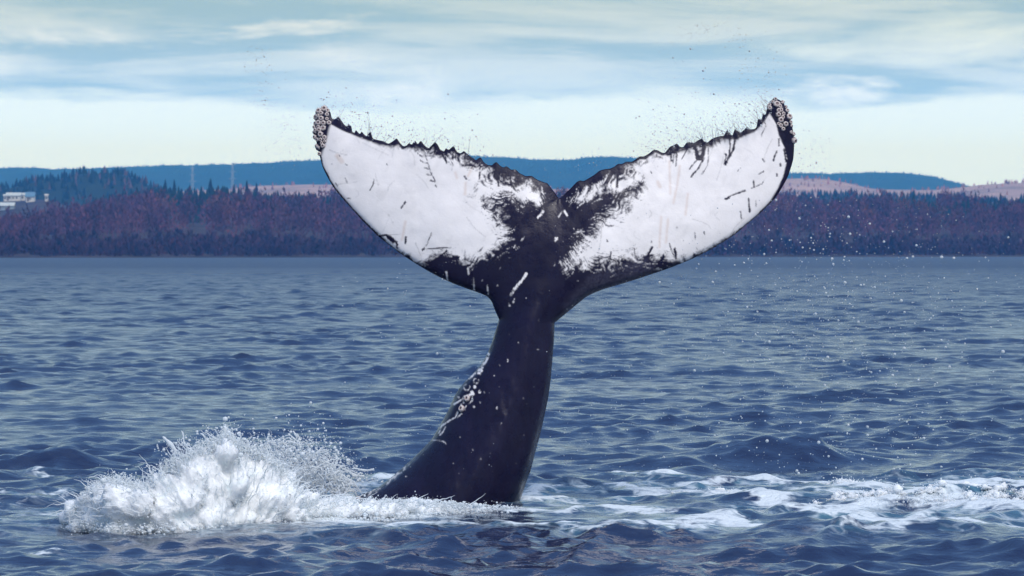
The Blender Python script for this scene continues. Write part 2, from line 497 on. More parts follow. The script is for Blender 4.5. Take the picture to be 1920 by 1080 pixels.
def land_z(X, d):
    """ground height of the near shore land, X = photo column of the bearing"""
    s = shore_d(X)
    top = zpx(np.interp(X, RIDGE[:, 0], RIDGE[:, 1]), 2050.0) - 9.5
    bank = -1.2 + 1.7 * sstep(-12, 4, d - s) + 1.2 * sstep(4, 40, d - s) + 3.0 * sstep(36, 60, d - s)
    t = np.clip((d - s - 60) / (2050 - s - 60), 0, 1)
    z = bank + (top - 4.7) * t ** 0.85
    back = np.clip((d - 2050) / 240, 0, 1)
    left = sstep(260, 60, X)
    z = z + back * (left * 17 - (1 - left) * 12)
    z = z + (fbm(X / 60.0, d / 60.0, octs=3, seed=9) - 0.5) * 2.5 * sstep(30, 160, d - s)
    return z


def grid_mesh(name, Xs, ds, zf, mat):
    XX, DD = np.meshgrid(Xs, ds, indexing='xy')
    d = DD.ravel(); X = XX.ravel()
    V = np.stack([(X - 960) / FPX * d, d, zf(X, d)], -1)
    nr, nc = XX.shape; idx = np.arange(nr * nc).reshape(nr, nc)
    F = np.stack([idx[:-1, :-1], idx[:-1, 1:], idx[1:, 1:], idx[1:, :-1]], -1).reshape(-1, 4)
    return mesh_np(name, V, F, mat)


M_land = material('forest_floor', (0.055, 0.045, 0.05), 0.95, 0.1, var=(0.05, 0.4))
M_hill = material('wooded_slope', (0.018, 0.030, 0.028), 0.95, 0.1, var=(0.02, 0.35))
M_field = material('dry_field', (0.33, 0.25, 0.26), 0.95, 0.1, var=(0.012, 0.3))
M_tree = material('tree_foliage', attr='tint', rough=0.9, spec=0.1)
Xg = np.concatenate([np.linspace(-4200, -940, 40), np.linspace(-900, 2900, 240), np.linspace(2940, 6200, 40)])
obj('shore', grid_mesh('shore', Xg, np.concatenate([np.linspace(1270, 1800, 80), np.linspace(1810, 2650, 40)]), land_z, M_land),
    label='low wooded shore across the water', cat='shore', kind='structure')

HILL_C = np.array([(-900, 330), (-300, 345), (0, 340), (60, 326), (110, 318), (150, 312), (185, 309), (215, 309), (250, 320), (280, 334), (320, 350), (420, 365), (900, 366), (1300, 362), (1400, 357),
                   (1500, 353), (1600, 353), (1700, 355), (1790, 358), (1850, 362), (2000, 366), (2900, 360)], float)
HILL_E = np.array([(-900, 370), (0, 372), (420, 352), (480, 346), (540, 344), (640, 343), (760, 345), (1000, 352), (1200, 350), (1400, 336), (1480, 332), (1540, 332), (1590, 341), (1640, 352), (1750, 354),
                   (1790, 350), (1830, 345), (1880, 341), (1920, 340), (2100, 334), (2900, 345)], float)
HILL_D = np.array([(-900, 300), (-300, 312), (0, 310), (50, 308), (100, 311), (170, 310), (250, 307), (330, 304), (440, 302), (520, 298), (600, 294), (700, 290), (800, 286), (880, 286), (940, 289), (1000, 293), (1050, 295),
                   (1100, 290), (1140, 288), (1190, 290), (1260, 299), (1340, 309), (1430, 316), (1500, 318), (1560, 320), (1640, 317), (1700, 319), (1750, 325), (1790, 334), (1830, 347), (1900, 356), (2100, 362), (2900, 340)], float)


def hill_fn(prof, d0, front, tree):
    def f(X, d):
        top = zpx(np.interp(X, prof[:, 0], prof[:, 1]), d0) - tree
        t = np.clip((d - (d0 - front)) / front, 0, 1)
        s = np.where(d <= d0, sstep(0, 1, t * 0.5 + 0.0) * 2 * 1.0, 1 - 0.7 * np.clip((d - d0) / front, 0, 1))
        s = np.where(d <= d0, np.sin(t * np.pi / 2) ** 1.1, s)
        return -1.0 + (top + 1.0) * s + (fbm(X / 25.0, d / 90.0, octs=3, seed=int(d0)) - 0.5) * tree * 0.5 * np.where(d <= d0, 1, 0.3)
    return f


hill_c = hill_fn(HILL_C, 2900.0, 300.0, 6.0)
hill_e = hill_fn(HILL_E, 4600.0, 800.0, 2.0)
hill_d = hill_fn(HILL_D, 8200.0, 2400.0, 9.0)
obj('hill', grid_mesh('hill', Xg, np.linspace(2590, 3300, 40), hill_c, M_hill), label='dark evergreen hill behind the shore woods', cat='hill', kind='structure')
obj('hill', grid_mesh('hill', Xg, np.linspace(3790, 5300, 40), hill_e, M_field), label='pale pinkish low hill of dry fields beyond the woods', cat='hill', kind='structure')
obj('hill', grid_mesh('hill', np.concatenate([np.linspace(-4200, -940, 50), np.linspace(-900, 2900, 360), np.linspace(2940, 6200, 50)]), np.linspace(5750, 8850, 56), hill_d, M_hill), label='long hazy blue hill range on the skyline', cat='hill', kind='structure')


# --- tree shapes
def tri_soup_tree(r, n, h, w, spread=0.5):
    """bare branchy crown of many small slivers above a tapered trunk; unit = metres"""
    V, F = [], []
    def quad(a, b, wd):
        d = b - a; s = np.cross(d, r.normal(size=3)); s = s / (np.linalg.norm(s) + 1e-9) * wd
        i = len(V); V.extend([a - s, a + s, b]); F.append((i, i + 1, i + 2))
    for k_ in range(3):
        a = k_ * 2.1; i = len(V)
        V.extend([np.array((0.22 * math.cos(a), 0.22 * math.sin(a), -0.6)), np.array((0.22 * math.cos(a + 2.1), 0.22 * math.sin(a + 2.1), -0.6)), np.array((0, 0, h * 0.8))]); F.append((i, i + 1, i + 2))
    for _ in range(n):
        u = r.uniform(0.18, 1.0); zz = h * u
        rad = w * math.sin(math.pi * min(1, (u * 0.82 + 0.13))) * r.uniform(0.25, 1) ** 0.6
        a = r.uniform(0, 2 * math.pi)
        p = np.array((rad * math.cos(a), rad * math.sin(a), zz))
        tip = p + np.array((math.cos(a) * 0.5, math.sin(a) * 0.5, 0.9)) * r.uniform(0.5, 1.2)
        quad(p - (tip - p) * 0.6, tip, r.uniform(0.18, 0.42))
    return np.array(V), np.array(F)


def spruce(r, tiers, h, w, seg=6):
    V, F = [], []
    for k_ in range(3):
        a = k_ * 2.1; i = len(V)
        V.extend([np.array((0.2 * math.cos(a), 0.2 * math.sin(a), -0.6)), np.array((0.2 * math.cos(a + 2.1), 0.2 * math.sin(a + 2.1), -0.6)), np.array((0, 0, h * 0.5))]); F.append((i, i + 1, i + 2))
    for t in range(tiers):
        u = t / tiers; z0 = h * (0.1 + 0.86 * u); z1 = min(h, z0 + h * 1.6 / tiers); rr = w * (1 - u) ** 0.85 + 0.12
        i = len(V); V.append(np.array((r.normal() * 0.05, r.normal() * 0.05, z1)))
        a0 = r.uniform(0, 6)
        for s in range(seg * 2):
            q = rr * (r.uniform(0.8, 1.15) if s % 2 == 0 else r.uniform(0.45, 0.62))
            a = a0 + s * math.pi / seg
            V.append(np.array((q * math.cos(a), q * math.sin(a), z0 - (0.25 if s % 2 == 0 else -0.1) * rr)))
        for s in range(seg * 2):
            F.append((i, i + 1 + s, i + 1 + (s + 1) % (seg * 2)))
    return np.array(V), np.array(F)


tr = np.random.default_rng(3)
DECID = [tri_soup_tree(tr, 46, h, w) for h, w in ((10, 2.6), (11.5, 3.0), (9, 3.0), (8, 2.4))]
SCRUB = [tri_soup_tree(tr, 46, h, w) for h, w in ((4.2, 1.9), (5.2, 1.8), (3.4, 2.2))]
CONIF = [spruce(tr, t, h, w) for t, h, w in ((7, 11, 2.8), (6, 9.5, 2.7), (7, 12, 2.9))]
FARCON = [spruce(tr, 2, h, w, 3) for h, w in ((10, 2.6), (8, 2.4))]


def tint(base, n, r, var=0.25, hue=0.08):
    b = np.array(base)[None] * (1 + r.uniform(-var, var, (n, 1))) * (1 + r.uniform(-hue, hue, (n, 3)))
    return np.clip(b, 0, 1)


def forest(name, label, sets):
    """sets: list of (prototypes, pos (n,3), scale (n,), colour (n,3)) -> one stuff mesh"""
    parts, cols = [], []
    for protos, pos, sc, cl in sets:
        which = tr.integers(0, len(protos), len(pos))
        for k_, pr in enumerate(protos):
            m = which == k_
            if not m.any(): continue
            s3 = np.stack([sc[m] * tr.uniform(0.85, 1.2, m.sum()), sc[m] * tr.uniform(0.85, 1.2, m.sum()), sc[m]], -1)
            parts.append(replicate(pr, pos[m], s3, tr.uniform(0, 6.28, m.sum())))
            c = np.repeat(cl[m][:, None, :], len(pr[0]), 1) * tr.uniform(0.75, 1.25, (m.sum(), len(pr[0]), 1))
            cols.append(c.reshape(-1, 3))
    V, F = merge(parts)
    me = mesh_np(name, V, F, M_tree, False, None, {'tint': np.concatenate(cols)})
    return obj(name, me, label=label, cat='woodland', kind='stuff')


def pts_on(fn, X, d):
    return np.stack([(X - 960) / FPX * d, d, fn(X, d) - 0.15], -1)


def shore_forest():
    r = np.random.default_rng(11)
    n = 5900
    X = r.uniform(-640, 2560, n); t = r.uniform(0, 1, n) ** 0.75
    s = shore_d(X); d = s + 66 + t * (2080 - s - 66)
    # evergreens fill the left hump and the upper rows; bare broadleaf trees below
    con = fbm(X / 90, d / 120, octs=3, seed=61) + 0.55 * sstep(0.45, 0.95, t) * (1.5 * sstep(90, 190, X) * sstep(640, 470, X) + 0.35) - 0.28 * sstep(0.5, 0.0, t)
    ic = con > 0.66
    rus = (~ic) & (fbm(X / 40, d / 70, octs=2, seed=88) > 0.68) & (t > 0.25)
    cl = tint((0.100, 0.044, 0.070), n, r, 0.4, 0.14)
    cl[ic] = tint((0.016, 0.034, 0.036), ic.sum(), r, 0.3)
    cl[rus] = tint((0.14, 0.06, 0.055), rus.sum(), r, 0.35)
    sc = r.uniform(0.72, 1.15, n)
    # open ground round the farm
    farm = (X < 72) & (X > -60) & (d > 1800)
    keep = ~farm
    P = pts_on(land_z, X, d)
    # low scrub on the bank
    n2 = 1750; X2 = r.uniform(-640, 2560, n2); d2 = shore_d(X2) + 3 + r.uniform(0, 1, n2) ** 0.9 * 53
    sc2 = r.uniform(0.7, 1.25, n2) * (0.8 + 0.5 * fbm(X2 / 30, X2 * 0, octs=2, seed=4))
    P2 = pts_on(land_z, X2, d2)
    c2 = tint((0.060, 0.031, 0.052), n2, r, 0.3, 0.1)
    forest('woodland', 'bare purple-brown autumn trees and dark evergreens along the far shore',
           [(DECID, P[keep & ~ic], sc[keep & ~ic], cl[keep & ~ic]), (CONIF, P[keep & ic], sc[keep & ic] * 0.66, cl[keep & ic]), (SCRUB, P2, sc2, c2)])


def hill_forest():
    r = np.random.default_rng(12)
    n = 4200; X = r.uniform(-640, 2560, n); d = 2925 - r.uniform(0, 1, n) ** 1.3 * 290
    P = pts_on(hill_c, X, d)
    c = tint((0.014, 0.026, 0.026), n, r, 0.35)
    dd = r.uniform(0, 1, n) < 0.2; c[dd] = tint((0.09, 0.06, 0.07), dd.sum(), r, 0.3)
    forest('woodland', 'dense dark evergreens covering the hill behind the shore woods', [(FARCON, P, r.uniform(0.4, 0.7, n), c)])
    n = 1500; X = r.uniform(-640, 2560, n); d = 4620 - r.uniform(0, 1, n) ** 1.5 * 500
    keep = (fbm(X / 30, d / 90, octs=2, seed=5) > 0.52) | (X > 1800) & (r.uniform(0, 1, n) < .6); X, d = X[keep], d[keep]
    P = pts_on(hill_e, X, d); c = tint((0.26, 0.12, 0.11), len(X), r, 0.4)
    forest('woodland', 'scattered russet trees on the pale low hill', [(FARCON, P, r.uniform(0.35, 0.6, len(X)), c)])
    n = 6000; X = r.uniform(-640, 2560, n); d = 8230 - r.uniform(0, 1, n) ** 2.0 * 2000
    P = pts_on(hill_d, X, d); c = tint((0.022, 0.042, 0.042), n, r, 0.3)
    forest('woodland', 'fine tree cover on the long blue hill range', [(FARCON, P, r.uniform(0.28, 0.5, n), c)])


def lone_spruce(X, topY, where):
    d = 2035.0; z = float(land_z(np.array([float(X)]), np.array([d]))[0]) - 0.2; H = zpx(topY, d) - z
    o = obj('spruce_tree', None, label='dark spruce standing above the shore woods ' + where, cat='tree', group='shore ridge spruces ' + where, loc=((X - 960) / FPX * d, d, z))
    a = np.arange(8) * math.pi / 4
    V = np.concatenate([np.stack([0.28 * np.cos(a), 0.28 * np.sin(a), -0.5 + 0 * a], -1), np.stack([0.05 * np.cos(a), 0.05 * np.sin(a), H * 0.9 + 0 * a], -1)])
    obj('trunk', mesh_np('trunk', V, [(i, (i + 1) % 8, 8 + (i + 1) % 8, 8 + i) for i in range(8)], material('bark', (0.05, 0.04, 0.045), 0.9, 0.1)), o)
    V, F = spruce(tr, 9, H, H * 0.2, 7)
    c = np.repeat(tint((0.013, 0.026, 0.027), 1, tr, 0.2), len(V), 0) * tr.uniform(0.7, 1.3, (len(V), 1))
    obj('crown', mesh_np('crown', V, F, M_tree, False, None, {'tint': c}), o)


shore_forest(); hill_forest()
for X_, Y_ in ((310, 335), (327, 335), (395, 333), (463, 337), (481, 341)): lone_spruce(X_, Y_, 'near the two pylons')
for X_, Y_ in ((1714, 358), (1829, 358), (1876, 360)): lone_spruce(X_, Y_, 'below the end of the blue range')

# ------------------------------------------------------------------ farm buildings and pylons on the far shore
def box(x0, x1, y0, y1, z0, z1):
    V = np.array([(x, y, z) for x in (x0, x1) for y in (y0, y1) for z in (z0, z1)], float)
    F = np.array([(0, 1, 3, 2), (4, 6, 7, 5), (0, 4, 5, 1), (2, 3, 7, 6), (0, 2, 6, 4), (1, 5, 7, 3)])
    return V, F


def gable_roof(w, dpt, z0, rise, ov=0.35, th=0.18):
    """closed slab roof with its ridge along x"""
    x0, x1 = -w / 2 - ov, w / 2 + ov
    sec = [(-dpt / 2 - ov, z0 - 0.1), (0, z0 + rise), (dpt / 2 + ov, z0 - 0.1), (dpt / 2 + ov, z0 - 0.1 + th), (0, z0 + rise + th), (-dpt / 2 - ov, z0 - 0.1 + th)]
    V = [(x, y, z) for x in (x0, x1) for y, z in sec]
    F = [(0, 1, 7, 6), (1, 2, 8, 7), (2, 3, 9, 8), (3, 4, 10, 9), (4, 5, 11, 10), (5, 0, 6, 11), (0, 5, 4, 1), (1, 4, 3, 2), (6, 7, 10, 11), (7, 8, 9, 10)]
    return np.array(V, float), np.array(F)


def wall_body(w, dpt, h, rise):
    sec = [(-dpt / 2, -1.5), (dpt / 2, -1.5), (dpt / 2, h), (0, h + rise), (-dpt / 2, h)]
    V = [(x, y, z) for x in (-w / 2, w / 2) for y, z in sec]
    F3 = [(0, 1, 6, 5), (1, 2, 7, 6), (2, 3, 8, 7), (3, 4, 9, 8), (4, 0, 5, 9), (0, 4, 2, 1), (4, 3, 2, 2), (5, 6, 7, 9), (9, 7, 8, 8)]
    return np.array(V, float), np.array([f for f in F3])


M_white = material('white_paint', (0.56, 0.57, 0.58), 0.7, 0.3, var=(0.6, 0.06))
M_roofp = material('pale_metal_roof', (0.46, 0.52, 0.56), 0.5, 0.4, var=(0.8, 0.08))
M_roofb = material('blue_metal_roof', (0.10, 0.20, 0.33), 0.5, 0.4, var=(0.8, 0.1))
M_pane = material('window_glass', (0.03, 0.04, 0.06), 0.15, 0.5)
M_door = material('dark_door', (0.12, 0.09, 0.09), 0.6, 0.3)
M_steel = material('galvanised_steel', (0.27, 0.29, 0.31), 0.45, 0.5)


def poly_mesh(name, V, F, mat):
    me = bpy.data.meshes.new(name)
    me.from_pydata([tuple(v) for v in V], [], [tuple(dict.fromkeys(int(i) for i in f)) for f in F]); me.update()
    me.materials.append(mat); return me


def house(X, d, w, dpt, h, rise, wallm, roofm, label, name, cat, nwin=2, rot=0.0, door=True):
    z = float(land_z(np.array([X]), np.array([float(d)]))[0])
    o = obj(name, None, label=label, cat=cat, group='farm buildings on the far shore', loc=((X - 960) / FPX * d, d, z)); o.rotation_euler.z = rot
    V, F = wall_body(w, dpt, h, rise)
    obj('wall', poly_mesh('wall', V, F, wallm), o)
    obj('roof', poly_mesh('roof', *gable_roof(w, dpt, h, rise), roofm), o)
    for i in range(nwin):
        xc = -w / 2 + w * (i + 0.5 + (0.5 if door else 0)) / (nwin + (1 if door else 0))
        fr = obj('window', poly_mesh('window', *box(xc - .55, xc + .55, -dpt / 2 - .05, -dpt / 2 + .05, h * .38, h * .78), M_white), o)
        obj('pane', poly_mesh('pane', *box(xc - .45, xc + .45, -dpt / 2 - .08, -dpt / 2 - .052, h * .41, h * .75), M_pane), fr)
    if door:
        xc = -w / 2 + w * 0.5 / (nwin + 1)
        obj('door', poly_mesh('door', *box(xc - .5, xc + .5, -dpt / 2 - .06, -dpt / 2 + .05, 0, min(2.1, h * .8)), M_door), o)
    return o


house(26, 2290, 7.6, 6.0, 2.7, 1.5, M_white, M_roofp, 'long white farmhouse with pale roof on the far wooded shore', 'farmhouse', 'house', 3)
house(57.5, 2270, 4.6, 5.0, 2.5, 2.4, M_white, M_roofb, 'white barn with steep blue roof beside the white farmhouse', 'barn', 'barn', 1)
house(43, 2300, 2.4, 3.4, 3.2, 1.0, M_white, M_roofp, 'small white gabled annex between farmhouse and barn', 'annex', 'house', 1, door=False)
house(10, 2300, 1.6, 1.6, 3.0, 0.7, M_white, M_roofp, 'narrow white turret shed next to the farmhouse', 'shed', 'shed', 1, door=False)
house(12, 2220, 8.5, 6.0, 1.8, 1.6, material('grey_board', (0.25, 0.3, 0.36), 0.8, 0.2), M_roofp, 'low grey shed with pale roof below the farmhouse', 'shed', 'shed', 2)
house(87.5, 2280, 1.5, 1.5, 3.3, 0.5, M_white, M_white, 'tiny white hut standing alone uphill from the barn', 'hut', 'shed', 1, door=False)


def bar(a, b, t):
    a, b = np.array(a, float), np.array(b, float); d = b - a; d /= np.linalg.norm(d)
    u = np.cross(d, (0.3, 0.9, 0.2)); u /= np.linalg.norm(u); v = np.cross(d, u)
    V = np.array([p + t * (u * i + v * j) for p in (a, b) for i, j in ((-1, -1), (1, -1), (1, 1), (-1, 1))])
    return V, np.array([(0, 1, 5, 4), (1, 2, 6, 5), (2, 3, 7, 6), (3, 0, 4, 7), (0, 3, 2, 1), (4, 5, 6, 7)])


def pylon(X, d, topY, label):
    z0 = float(hill_d(np.array([float(X)]), np.array([float(d)]))[0]); H = zpx(topY, d) - z0
    o = obj('pylon', None, label=label, cat='pylon', group='steel pylons on the blue hills', loc=((X - 960) / FPX * d, d, z0 - 0.5))
    wb, wt = 3.2, 0.7
    for sx in (-1, 1):
        for sy in (-1, 1):
            obj('leg', mesh_np('leg', *bar((sx * wb, sy * wb, -0.5), (sx * wt, sy * wt, H), 0.22), M_steel, False), o)
    parts = []
    for k_ in range(7):
        u0, u1 = k_ / 7, (k_ + 1) / 7; r0, r1 = wb + (wt - wb) * u0, wb + (wt - wb) * u1
        for sy in (-1, 1):
            parts.append(bar((-r0, sy * r0, H * u0), (r1, sy * r1, H * u1), 0.18)); parts.append(bar((r0, sy * r0, H * u0), (-r1, sy * r1, H * u1), 0.18))
    obj('lattice', mesh_np('lattice', *merge(parts), M_steel, False), o)
    for u, L in ((0.72, 6.0), (0.84, 5.0), (0.96, 4.0)):
        obj('arm', mesh_np('arm', *merge([bar((-L, 0, H * u), (L, 0, H * u), 0.22), bar((-L, 0, H * u), (0, 0, H * u + 1.5), 0.15), bar((L, 0, H * u), (0, 0, H * u + 1.5), 0.15)]), M_steel, False), o)


pylon(361, 6300, 311, 'pale lattice pylon on the blue hills, the shorter of the two')
pylon(436, 6300, 304, 'pale lattice pylon on the blue hills, the taller of the two')

# ------------------------------------------------------------------ the whale
def z1(pts): return [(560 + x / 2.348, 160 + y / 2.348) for x, y in pts]
def z2(pts): return [(1020 + x / 2.298, 150 + y / 2.298) for x, y in pts]
def z3(pts): return [(650 + x / 2.572, 560 + y / 2.572) for x, y in pts]
def z5(pts): return [(860 + x / 4.694, 330 + y / 4.694) for x, y in pts]
def z6(pts): return [(790 + x / 5.4, 640 + y / 5.4) for x, y in pts]

TRAIL_L = z1([(75, 150), (78, 118), (92, 100), (108, 98), (128, 102), (140, 118), (146, 146), (160, 150), (172, 135), (185, 150), (200, 172), (212, 182), (220, 173), (232, 178), (236, 205), (246, 210), (252, 196), (262, 208),
    (270, 215), (277, 202), (287, 215), (300, 226), (308, 210), (318, 204), (327, 235), (345, 240), (375, 246), (395, 258), (412, 248), (432, 232), (445, 252), (460, 268), (475, 266), (486, 252), (497, 262), (513, 242), (524, 260),
    (538, 243), (552, 262), (570, 278), (585, 265), (600, 247), (615, 265), (622, 282), (640, 292), (648, 275), (660, 285), (682, 266), (697, 293), (712, 300), (728, 288), (745, 305), (765, 318), (780, 330), (800, 315), (815, 338),
    (830, 350), (850, 352), (870, 336), (885, 352), (900, 362), (915, 355), (935, 372), (955, 370), (975, 388), (1000, 400), (1025, 398), (1050, 415), (1075, 425), (1095, 430), (1110, 450), (1130, 475), (1145, 500)])
TRAIL_R = z2([(62, 512), (75, 505), (95, 485), (120, 462), (140, 440), (155, 432), (170, 436), (190, 425), (215, 410), (240, 390), (262, 384), (285, 382), (305, 372), (320, 360), (335, 362), (355, 352), (380, 352), (400, 338), (412, 328),
    (430, 330), (455, 315), (472, 300), (490, 302), (505, 312), (520, 315), (532, 300), (545, 285), (560, 282), (572, 272), (585, 288), (600, 290), (615, 268), (632, 268), (645, 272), (660, 262), (680, 250), (692, 265), (705, 270),
    (720, 255), (735, 248), (755, 242), (775, 240), (788, 215), (800, 228), (812, 240), (822, 210), (835, 218), (845, 228), (862, 215), (875, 200), (885, 212), (905, 212), (915, 205), (922, 165), (935, 172), (945, 145), (955, 150),
    (962, 110), (975, 92), (990, 78), (1012, 84), (1032, 98), (1046, 125)])
LEAD_R = z2([(1046, 125), (1058, 160), (1066, 190), (1074, 220), (1078, 255), (1078, 290), (1075, 340), (1065, 375), (1050, 420), (1025, 465), (1000, 505), (960, 545), (925, 580), (870, 625), (820, 668), (760, 705), (700, 740), (640, 770),
    (580, 795), (520, 818), (460, 838), (400, 858), (330, 880), (260, 900), (220, 915), (180, 935), (150, 960), (120, 985), (90, 1010), (65, 1030), (46, 1046)])
PED_R = z3([(1003, 118), (1000, 200), (992, 300), (983, 400), (972, 480), (955, 560), (935, 650), (910, 740), (890, 820), (868, 880), (850, 935)]) + [(972, 945), (955, 985), (925, 1040), (890, 1100)]
PED_L = [(430, 1100), (500, 1035), (575, 985), (640, 950)] + z3([(45, 958), (70, 945), (110, 930), (160, 905), (215, 862), (270, 815), (320, 770), (370, 720), (405, 685), (430, 645), (455, 600), (490, 540), (520, 470), (545, 430),
    (575, 395), (620, 350), (655, 310), (680, 262), (695, 225), (715, 165), (735, 100)])
LEAD_L = z1([(882, 1030), (875, 1015), (862, 985), (850, 950), (830, 928), (790, 912), (740, 895), (680, 872), (620, 845), (560, 812), (500, 775), (440, 735), (385, 692), (350, 665), (320, 635), (280, 595), (240, 550), (190, 495),
    (150, 445), (130, 410), (105, 360), (90, 300), (78, 250), (68, 200), (75, 150)])


def densify(pts, step):
    out = [np.array(pts[0], float)]
    for p in pts[1:]:
        p = np.array(p, float); q = out[-1]; L = np.hypot(*(p - q))
        if L < 0.2: continue
        n = max(1, int(round(L / step)))
        for k_ in range(1, n + 1): out.append(q + (p - q) * k_ / n)
    return np.array(out)


def smooth_line(pts, step, it=1):
    p = densify(pts, step)
    for _ in range(it):
        p[1:-1] = 0.25 * p[:-2] + 0.5 * p[1:-1] + 0.25 * p[2:]
    return p


tl, tR_, lr, pr_, pl_, ll = [smooth_line(p, 2.4, i) for p, i in ((TRAIL_L, 1), (TRAIL_R, 1), (LEAD_R, 6), (PED_R, 8), (PED_L, 8), (LEAD_L, 6))]
loop = [tl, tR_[1:], lr[1:], pr_, pl_, ll[1:-1]]
OUT = np.concatenate(loop)
keep = np.hypot(*(OUT - np.roll(OUT, 1, 0)).T) > 0.5
OUT = OUT[keep]
LEADING = (ll, lr); TRAILING = (tl, tR_)

WHALE_D = 40.0
YT = np.array([370, 380, 440, 520, 600, 700, 800, 942, 1100.])
TT = np.array([0.01, 0.015, 0.045, 0.10, 0.19, 0.30, 0.42, 0.62, 0.75])
LY = np.array([(375, 1046), (400, 1030), (440, 1008), (480, 988), (520, 967), (560, 949), (598, 936)] + [tuple((b, a)) for a, b in z3([(715, 165), (680, 262), (620, 350), (575, 395), (520, 470), (455, 600), (405, 685), (320, 770), (215, 862), (110, 930)])] + [(960, 630), (1100, 430)], float)
RY = np.array([(375, 1049), (400, 1066), (440, 1076), (480, 1078), (520, 1072), (560, 1060), (606, 1042)] + [tuple((b, a)) for a, b in z3([(1000, 200), (983, 400), (955, 560), (910, 740), (850, 935)])] + [(985, 955), (1100, 890)], float)


def whale_depth(P, front=True):
    """distance from camera plane of the body surface over photo points P"""
    X, Y = P[:, 0], P[:, 1]
    dl = np.minimum(line_dist(P, ll[::3]), line_dist(P, lr[::3])); dt = np.minimum(line_dist(P, tl[::4]), line_dist(P, tR_[::4]))
    dl = np.where(Y > 600, dl + (Y - 600), dl)
    dout = seg_dist(P, OUT[::2], np.roll(OUT[::2], -1, 0))
    span = np.clip(np.abs(X - 1046) / 455, 0, 1)
    c = dl / np.maximum(dl + dt, 1e-6)
    prof = np.clip(2.6 * np.sqrt(np.clip(c, 0, 1)) * (1 - c), 0, 1.1)
    tm = 0.115 * (1 - span) ** 0.9 + 0.020
    Hf = tm * prof * sstep(720, 590, Y)
    L = np.interp(Y, LY[:, 0], LY[:, 1]); Rr = np.interp(Y, RY[:, 0], RY[:, 1])
    cx, hw = (L + Rr) / 2, np.maximum((Rr - L) / 2, 1)
    hw = hw * (1 + 0.45 * sstep(606, 470, Y)); pw = 0.5 + 0.9 * sstep(690, 500, Y)
    u = (X - cx) / hw
    # body broad on its left flank, with a soft keel right of the middle
    Hp = np.interp(Y, YT, TT) * np.clip(1 - u * u, 0, 1) ** pw
    if front:
        keel = np.exp(-((u - 0.25) / 0.28) ** 2) * 0.025 * sstep(440, 680, Y) + np.exp(-((u - 0.72) / 0.12) ** 2) * -0.022 * sstep(600, 700, Y)
        Hp = Hp + keel * (np.abs(u) < 1) * np.sqrt(np.clip(1 - u * u, 0, 1))
        fold = 0.5 * np.sin((X + 0.12 * (Y - 600)) / 11.0 + 3 * fbm(X / 60, Y / 90, octs=2, seed=15)) * sstep(0.1, 0.6, u)
        Hp = Hp + (0.045 * (fbm(X / 42, Y / 90, octs=3, seed=14) - 0.5) + 0.010 * fold) * sstep(560, 650, Y) * np.sqrt(np.clip(1 - u * u, 0, 1))
    edge = np.sqrt(np.clip(1 - (1 - np.clip(dout / 9.0, 0, 1)) ** 2, 0, 1))
    H = (Hf ** 3 + (np.abs(Hp)) ** 3) ** (1 / 3)
    if front: H = H + 0.022 * (fbm(X / 70, Y / 70, octs=3, seed=16) - 0.5) * sstep(4, 40, dout) * sstep(620, 560, Y)
    H = np.where(Y < 606, H * np.where(c > 0.5, 1, edge), H * np.clip(edge + 0.0, 0, 1))
    H = np.where(dout < 0.05, 0, H)
    bend = 0.30 * span ** 2 + 40 * np.log1p(np.exp(np.clip((600 - Y) / 40, -30, 30))) / 420 * 0.26 + 0.05 * np.sin(X / 90.0) * span
    bend = bend + 40 * np.log1p(np.exp(np.clip((Y - 640) / 40, -30, 30))) / 340 * 0.08
    yc = WHALE_D + bend
    return yc - H if front else yc + 0.85 * H


WL = z1([(128, 165), (200, 203), (300, 243), (380, 266), (480, 276), (560, 284), (620, 303), (700, 318), (770, 345), (830, 372), (800, 440), (770, 470), (830, 540), (880, 590), (905, 640), (905, 690), (880, 730), (820, 755),
         (760, 765), (700, 752), (650, 735), (600, 752), (545, 780), (500, 772), (440, 730), (350, 655), (240, 543), (150, 435), (108, 350), (97, 290), (125, 230)])
WLM = z5([(60, 60), (200, 10), (480, 40), (640, 80), (720, 140), (770, 200), (700, 280), (560, 250), (450, 220), (330, 230), (150, 210)])
WR = z2([(120, 800), (128, 755), (165, 690), (205, 650), (260, 605), (330, 560), (410, 505), (430, 440), (380, 400), (360, 380), (430, 348), (520, 330), (560, 325), (700, 283), (770, 262), (830, 255), (910, 222), (950, 180), (972, 145),
         (1000, 190), (1012, 240), (1035, 290), (1048, 345), (1030, 415), (1008, 465), (975, 520), (930, 570), (870, 620), (815, 664), (755, 700), (695, 735), (635, 765), (590, 782), (540, 780), (470, 778), (400, 765), (300, 775), (200, 790)])
WRS = z2([(112, 520), (160, 485), (220, 450), (290, 428), (350, 390), (430, 352), (440, 440), (380, 480), (300, 480), (230, 500), (160, 525)])
STROKES = []          # (points, width px, value) value 1 dark, 0 white, 2 tan stain
def S(zf, pts, w, v=1): STROKES.append((np.array(zf(pts)), w, v))
